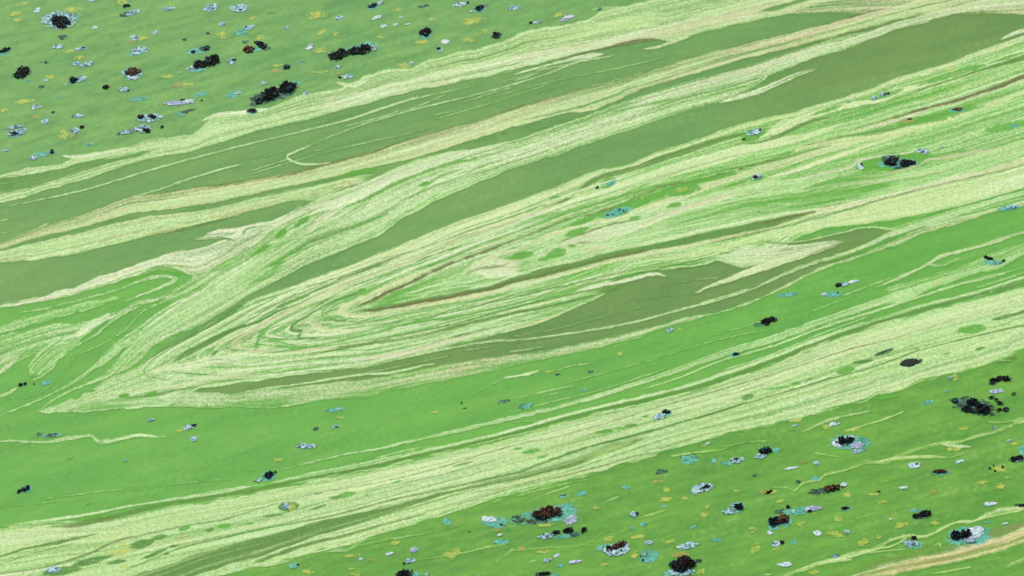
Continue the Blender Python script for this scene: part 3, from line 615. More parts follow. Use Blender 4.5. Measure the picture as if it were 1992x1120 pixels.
blob(1752, 314, 132, 40, 'green', 6, 0.95); blob(1690, 322, 60, 22, 'green', 10, 0.9); blob(1640, 350, 170, 16, 'green', 14, 0.7, rag=0.7)
line([(1540, 350), (1600, 338), (1655, 322), (1668, 312), (1700, 305), (1760, 297), (1790, 290)], [3, 6, 9, 9, 5, 4, 2], 'rose', 0.7, 0.4, ob='f', col2='pale')
line([(1640, 345), (1700, 342), (1743, 334), (1785, 322), (1805, 310), (1843, 306), (1919, 293), (1992, 279), (2080, 262)], [2, 4, 5, 5, 7, 9, 7, 5, 5], 'rose', 0.75, 0.45, ob='f', col2='pale', lines=0.3)
line([(1547, 375), (1617, 360), (1718, 350), (1793, 338), (1870, 322), (1992, 296)], [5, 8, 6, 5, 3, 3], 'grey', 0.7, 0.5, ob='f', tan=0.3, lines=0.3)
line([(1492, 398), (1600, 388), (1700, 372), (1830, 340), (1992, 302)], [8, 6, 3, 3, 3], 'mint', 0.55, 0.5, ob='f')
line([(1492, 410), (1560, 404), (1640, 392)], [4, 5, 3], 'mint', 0.55, 0.5, ob='f')

# ---- S10 and other threads of the bright green lane ----------------------------------------------------------------------
line([(550, 913), (651, 888), (726, 875), (776, 863), (876, 841), (1000, 812), (1100, 788), (1201, 758), (1301, 726), (1402, 688), (1500, 660), (1592, 628), (1693, 593), (1768, 568)], [1.5, 2, 3, 5, 6, 6, 7, 8, 9, 12, 13, 13, 14, 16], 'pale', 0.72, 0.5, 70, 2, ob='i', lines=0.6, edge=1.5, taper=False)
band([(1700, 575), (1723, 560), (1818, 533), (1894, 511), (1919, 497), (1992, 471)], [(1700, 600), (1768, 580), (1868, 543), (1944, 521), (1992, 497)], 'pale', 0.7, 0.5, 70, 2.4, ob='i', lines=0.4, col2='mint')
line([(1236, 761), (1320, 735), (1402, 702), (1500, 674), (1592, 640), (1693, 608), (1793, 576), (1843, 560), (1894, 546), (1992, 520)], [1.5, 2, 3, 4, 4, 4, 4, 4, 4, 6], 'pale', 0.7, 0.4, ob='i')
line([(1705, 559), (1748, 541), (1806, 513), (1831, 498), (1881, 486), (1931, 471), (1992, 451), (2080, 425)], [2, 4, 5, 7, 6, 6, 4, 4], 'grey', 0.75, 0.4, ob='i', tan=0.4)
line([(1806, 515), (1835, 516), (1860, 505), (1868, 500)], [3, 3, 3, 1.5], 'pale', 0.6, ob='i')
for P, w, cv in [([(500, 945), (600, 924), (701, 905), (801, 882), (902, 860), (1000, 836), (1100, 808), (1201, 783), (1301, 760), (1402, 730), (1492, 698), (1617, 650), (1718, 618), (1793, 595), (1894, 570), (1992, 540), (2080, 515)], [6, 7, 9, 6, 5, 5, 5, 5, 6, 7, 6, 6, 6, 5, 5, 5, 5], .75),
                 ([(0, 1024), (100, 1011), (176, 1000), (251, 985), (377, 965), (500, 944)], [2, 6, 5, 4, 6, 7], .8), ([(1402, 722), (1500, 690), (1600, 648), (1700, 612)], 2, .6), ([(1000, 822), (1060, 815), (1110, 800)], 2, .4),
                 ([(730, 893), (790, 878), (850, 868)], [5, 8, 3], .35), ([(920, 768), (960, 745), (1000, 732)], 1.5, .35), ([(980, 735), (1030, 727), (1050, 720)], [3, 5, 2], .55), ([(1085, 720), (1110, 712), (1150, 706)], 2, .5),
                 ([(1000, 775), (1080, 757), (1120, 750)], 1.5, .4), ([(1000, 800), (1080, 780), (1180, 755), (1300, 715)], 1.2, .35), ([(1150, 770), (1250, 745)], 1.2, .35), ([(1100, 745), (1250, 705), (1400, 660), (1500, 640)], 1.3, .35),
                 ([(1250, 690), (1380, 655), (1500, 620)], 1.3, .25), ([(1640, 575), (1720, 545), (1800, 520)], 2, .45), ([(1580, 605), (1660, 575)], 1.5, .4), ([(0, 988), (120, 975)], 1.5, .3), ([(80, 972), (180, 958), (280, 950)], 2, .35), ([(250, 955), (350, 940), (450, 932)], 1.5, .35),
                 ([(1900, 560), (1992, 530)], 3, .5), ([(1840, 590), (1992, 548)], 2, .5)]:
    line(P, w, 'pale', cv, 0.5, 60, 2, ob='i', edge=1)
line([(0, 859), (30, 857), (83, 861), (131, 853), (176, 846), (191, 858), (226, 855), (269, 847), (321, 850)], [2, 3, 4, 8, 5, 7, 8, 7, 2], 'pale', 0.75, 0.5, 40, ob='c', edge=2)
line([(28, 868), (60, 859), (83, 860)], 2, 'pale', 0.6, ob='c'); line([(190, 864), (210, 860), (240, 852)], [2, 5, 2], 'pale', 0.6, ob='c')

# ---- S9: broad near band ---------------------------------------------------------------------------------------------------
line([(138, 1031), (201, 1012), (276, 992), (326, 980), (402, 968), (500, 952), (600, 932), (701, 912), (801, 889), (902, 867), (1000, 843), (1100, 815), (1201, 790), (1301, 767), (1402, 740), (1492, 706), (1567, 677), (1643, 649), (1718, 624), (1781, 607), (1868, 582), (1992, 552), (2100, 520)],
     [4, 10, 8, 6, 6, 6, 5, 5, 5, 5, 5, 5, 5, 5, 6, 6, 6, 6, 6, 6, 6, 6, 6], 'olive2', 0.9, 0.2, neg=True, taper=False)
band(U9, L9x, 'pale', 0.92, 0.26, 140, 3.4, edge=2.0, lines=0.45, tan=0.22, ob='h', col2='yellow', feather=2.5, hair=9)
band([(x, y + 8) for x, y in U9], [(x, y + 40) for x, y in U9], 'yellow', 0.45, 0.4, 110, 4, ob='h', lines=0.3, fleck=0.25)
line([(0, 1050), (60, 1040), (100, 1033), (138, 1028), (170, 1020)], [3, 3, 5, 7, 4], 'rose', 0.5, 0.5, ob='h', tan=0.4)
line([(95, 1025), (140, 1021), (190, 1013), (260, 998)], [2, 6, 11, 6], 'olive2', 0.85, 0.2, neg=True)
line([(120, 1027), (150, 1024), (180, 1019)], [1, 5, 2], 'brown', 0.6, 0.4, neg=True)
D([(-40, 1094), (0, 1083), (50, 1068), (113, 1055), (193, 1037)], [3, 3, 4, 7, 2], 'olive2', 0.95)
D([(-40, 1108), (0, 1098), (60, 1078), (150, 1056)], 1.6, 'brown', 0.6)
D([(-40, 1124), (0, 1116), (75, 1106), (125, 1093), (176, 1076), (226, 1053), (301, 1036), (369, 1021), (427, 1013), (500, 991), (600, 963), (701, 945), (826, 918), (1000, 866), (1100, 846), (1300, 787), (1500, 729), (1650, 680), (1750, 655), (1992, 578)], [2, 2, 3, 4, 4, 3, 2.5, 2.5, 2.5, 2, 1.5, 1.5, 1.5, 1.8, 1.5, 1.5, 1.8, 2, 2.2, 2.5], 'brown', 0.7)
line([(1580, 712), (1640, 690), (1700, 662), (1760, 642)], [3, 5, 3, 1], 'rust', 0.3, 0.4, ob='h', fleck=0.5)
line([(1590, 768), (1640, 750), (1700, 737)], [4, 6, 2], 'rust', 0.3, 0.5, ob='h', fleck=0.5)
D([(230, 1116), (251, 1106), (301, 1086), (351, 1066), (427, 1048), (500, 1031), (575, 1017), (651, 1002), (751, 975), (876, 948), (1000, 921), (1050, 903), (1125, 876), (1201, 855), (1276, 836), (1377, 806), (1492, 773), (1592, 743), (1693, 716), (1743, 698), (1793, 680), (1894, 655), (1992, 633), (2080, 615)],
  [3, 3, 3.5, 3.5, 3.5, 3, 2.5, 2.5, 3, 4, 4, 4, 5, 5, 4, 3, 3, 3, 3, 3, 2.5, 2.5, 2.5, 2.5], 'deep', 0.85)
band([(230, 1132), (264, 1119), (326, 1098), (402, 1071), (500, 1047), (525, 1041), (625, 1013), (726, 991), (851, 960), (1000, 926), (1088, 902), (1125, 889), (1176, 868), (1240, 850), (1275, 843)],
     [(230, 1170), (330, 1140), (402, 1112), (500, 1084), (600, 1049), (701, 1017), (801, 984), (876, 961), (1000, 935), (1088, 914), (1125, 904), (1176, 885), (1240, 860), (1275, 845)], 'olive2', 0.97, 0.1, neg=True, edge=1.5)
band([(1070, 912), (1125, 891), (1176, 870), (1260, 847)], [(1070, 916), (1125, 903), (1176, 884), (1260, 850)], 'sand', 0.4, 0.6, 40, 3, neg=True)
line([(490, 1096), (540, 1078), (600, 1058), (676, 1040), (740, 1022), (830, 1000)], [5, 8, 6, 4, 2.5, 1.5], 'olive2', 0.95, 0.1, neg=True)
D([(880, 985), (1000, 948), (1100, 925), (1200, 898), (1300, 868), (1380, 843)], 1.8, 'brown', 0.7)
D([(900, 962), (1000, 945), (1100, 918), (1200, 885), (1300, 852), (1400, 825), (1500, 800)], 2, 'deep', 0.6)
for P in ([(420, 1035), (600, 985), (800, 930)], [(700, 960), (850, 925), (1000, 885)], [(1100, 860), (1300, 800), (1500, 745)], [(1300, 780), (1500, 722), (1600, 690)], [(1550, 760), (1700, 700), (1850, 660)], [(1600, 790), (1750, 735), (1900, 690)], [(1450, 820), (1600, 780), (1750, 740)]):
    D(P, 1.6, 'deep', 0.5)
line([(630, 1075), (700, 1062), (760, 1048), (820, 1038), (900, 1022)], [3, 3, 3, 2, 1], 'pale', 0.55, 0.5, ob='h')
line([(640, 1072), (676, 1070), (690, 1060), (720, 1048)], [2, 4, 4, 2], 'pale', 0.6, 0.4, ob='h')
for b in [(176, 1092, 90, 14, 14), (120, 1111, 80, 18, 8), (276, 1058, 56, 18, 15), (310, 1045, 32, 10, 12), (359, 1028, 28, 10, 20), (437, 1023, 30, 10, 8), (408, 1031, 22, 7, 12), (300, 1078, 54, 8, 22), (228, 1093, 40, 8, 10), (324, 1077, 14, 5, 10), (338, 1062, 20, 6, 10), (485, 1019, 20, 4, 8),
          (671, 963, 44, 11, 12), (620, 987, 40, 5, 18), (771, 938, 26, 4, 15), (900, 903, 46, 4, 14), (530, 1003, 50, 5, 5), (650, 968, 24, 6, 5), (713, 964, 8, 4, 20), (620, 960, 20, 3, 15), (560, 986, 46, 20, 6),
          (1454, 772, 30, 11, 15), (1226, 828, 28, 7, 10), (1178, 839, 36, 8, 5), (1205, 833, 26, 5, 5), (1033, 878, 44, 9, 10), (1055, 889, 24, 5, 15), (1400, 800, 120, 5, 18), (1255, 810, 14, 5, 10), (1007, 873, 20, 6, 10), (1175, 840, 40, 7, 8),
          (1718, 686, 44, 9, 18), (1645, 721, 40, 14, 14), (1680, 703, 44, 8, 8), (1891, 640, 64, 18, 8), (1956, 616, 60, 8, 14), (1547, 746, 22, 7, 8), (1574, 738, 18, 4, 15), (1906, 678, 20, 6, 15), (1841, 688, 24, 4, 10), (1515, 754, 50, 4, 10), (1783, 678, 10, 4, 15), (1960, 700, 40, 10, 14), (1725, 772, 60, 9, 8), (1992, 606, 30, 8, 15)]:
    blob(b[0], b[1], b[2], b[3], 'green' if b[0] % 2 else 'deep', b[4], 0.88)

# ---- thin braids and the tan band of the near clump field -------------------------------------------------------------------
line([(1545, 955), (1567, 939), (1595, 933), (1605, 923), (1648, 913), (1683, 900), (1718, 899), (1743, 890), (1781, 875), (1826, 863), (1868, 859), (1894, 850), (1939, 839), (1960, 830), (1992, 818), (2080, 795)], [3, 3, 4, 4, 4, 7, 6, 8, 7, 8, 5, 6, 5, 4, 6, 6], 'sand', 0.72, 0.5, 30, ob='j', edge=1.6, feather=2.6, col2='pale', taper=False)
line([(1700, 902), (1743, 892), (1811, 888), (1843, 890), (1865, 885), (1881, 878)], [4, 7, 6, 2, 2, 2], 'sand', 0.75, 0.3, ob='j', col2='pale')
line([(1830, 863), (1870, 868), (1890, 869)], [5, 5, 2], 'sand', 0.7, ob='j', col2='pale')
line([(1500, 948), (1530, 949), (1545, 955)], 2, 'sand', 0.5, ob='j')
line([(1920, 820), (1950, 822), (1992, 812)], [2, 2.5, 3], 'sand', 0.6, ob='j', col2='pale')
line([(1500, 1132), (1535, 1117), (1592, 1096), (1653, 1081), (1705, 1066), (1730, 1051), (1768, 1041), (1801, 1043), (1856, 1018), (1894, 1013), (1931, 996), (1992, 986), (2080, 968)], [6, 7, 8, 8, 7, 5, 6, 5, 5, 4, 7, 7, 7], 'sand', 0.72, 0.5, 30, ob='k', edge=1.6, feather=2.6, col2='pale', taper=False)
line([(1592, 1098), (1630, 1090), (1658, 1089)], [4, 7, 2], 'sand', 0.7, ob='k', col2='pale')
line([(1705, 1068), (1740, 1060), (1765, 1045)], [5, 4, 2], 'sand', 0.6, ob='k', col2='pale')
line([(1690, 1075), (1720, 1072), (1760, 1068)], [3, 3, 1], 'sand', 0.6, ob='k'); line([(1880, 1019), (1930, 1004), (1992, 992)], [3, 4, 3], 'sand', 0.7, ob='k')
line([(1718, 1081), (1735, 1080), (1740, 1085)], 3, 'sand', 0.6, ob='k'); line([(1815, 1062), (1828, 1057), (1830, 1065)], 3, 'sand', 0.6, ob='k')
line([(1600, 1122), (1653, 1110), (1793, 1072), (1868, 1064), (1940, 1042), (1992, 1026), (2080, 1000)], [4, 10, 14, 20, 26, 22, 22], 'brown', 0.40, 0.6, 60, 3, ob='l', edge=2, grain=0.6, col2='tan')
line([(1640, 1134), (1693, 1117), (1793, 1093), (1868, 1079), (1944, 1058), (1992, 1040), (2080, 1010)], [14, 18, 22, 25, 26, 28, 28], 'cream', 0.80, 0.5, 80, 3, ob='l', edge=3, feather=6, tan=0.45, fleck=0.35, tint='rust', col2='tan', taper=False)
line([(1810, 1116), (1850, 1110), (1890, 1102)], [2, 4, 2], 'sand', 0.5, ob='l'); line([(1955, 1105), (1980, 1095), (2000, 1085)], [6, 12, 8], 'sand', 0.35, 0.6, ob='l')
for P, w, cv in [([(800, 1092), (900, 1075), (960, 1062), (1000, 1055)], [2, 3, 4, 2], .4), ([(960, 1095), (990, 1075), (1000, 1065)], [2, 6, 3], .4), ([(1000, 1070), (1080, 1064), (1200, 1060)], 1.5, .35), ([(1140, 1062), (1165, 1040), (1200, 1030)], [1.5, 2.5, 1.5], .35), ([(1240, 1008), (1270, 1000), (1300, 992)], [2, 5, 2], .5), ([(1262, 990), (1290, 994)], 2, .4), ([(1300, 888), (1350, 880), (1400, 875), (1440, 862)], [1.5, 3, 2, 1.5], .5), ([(1400, 870), (1450, 860), (1492, 858)], 1.5, .4), ([(1060, 962), (1110, 945)], 2, .3),
                 ([(1180, 975), (1205, 965)], [2, 4, 2], .4), ([(1660, 1010), (1700, 1000)], 2, .3), ([(1700, 940), (1760, 930)], 1.5, .3), ([(1590, 1062), (1612, 1060)], 2, .4), ([(1580, 880), (1640, 890)], 1.5, .25), ([(1640, 840), (1720, 815), (1760, 800)], [2, 4, 2], .5), ([(1560, 840), (1620, 815), (1700, 798)], [3, 4, 2], .5), ([(1880, 705), (1920, 700), (1970, 702)], [2, 4, 2], .6), ([(1040, 928), (1140, 905), (1240, 882), (1330, 868)], [2, 3, 3, 2], .5), ([(1000, 965), (1080, 945), (1150, 930)], [4, 3, 2], .5)]:
    line(P, w, 'sand', cv, 0.4, 40, ob='h', edge=1.2, col2='pale')

# scattered pale dashes and faint marks drifting on the open water
for i in range(150):
    x, y = random.uniform(-150, 2140), random.uniform(-100, 1200)
    dark = random.random() < 0.35
    line([(x, y), (x + random.uniform(6, 22), y - random.uniform(1, 5))], random.uniform(1.2, 2.4), 'darkgreen' if dark else 'pale', random.uniform(0.25, 0.6), 0.3, 12, ob='c', neg=dark)

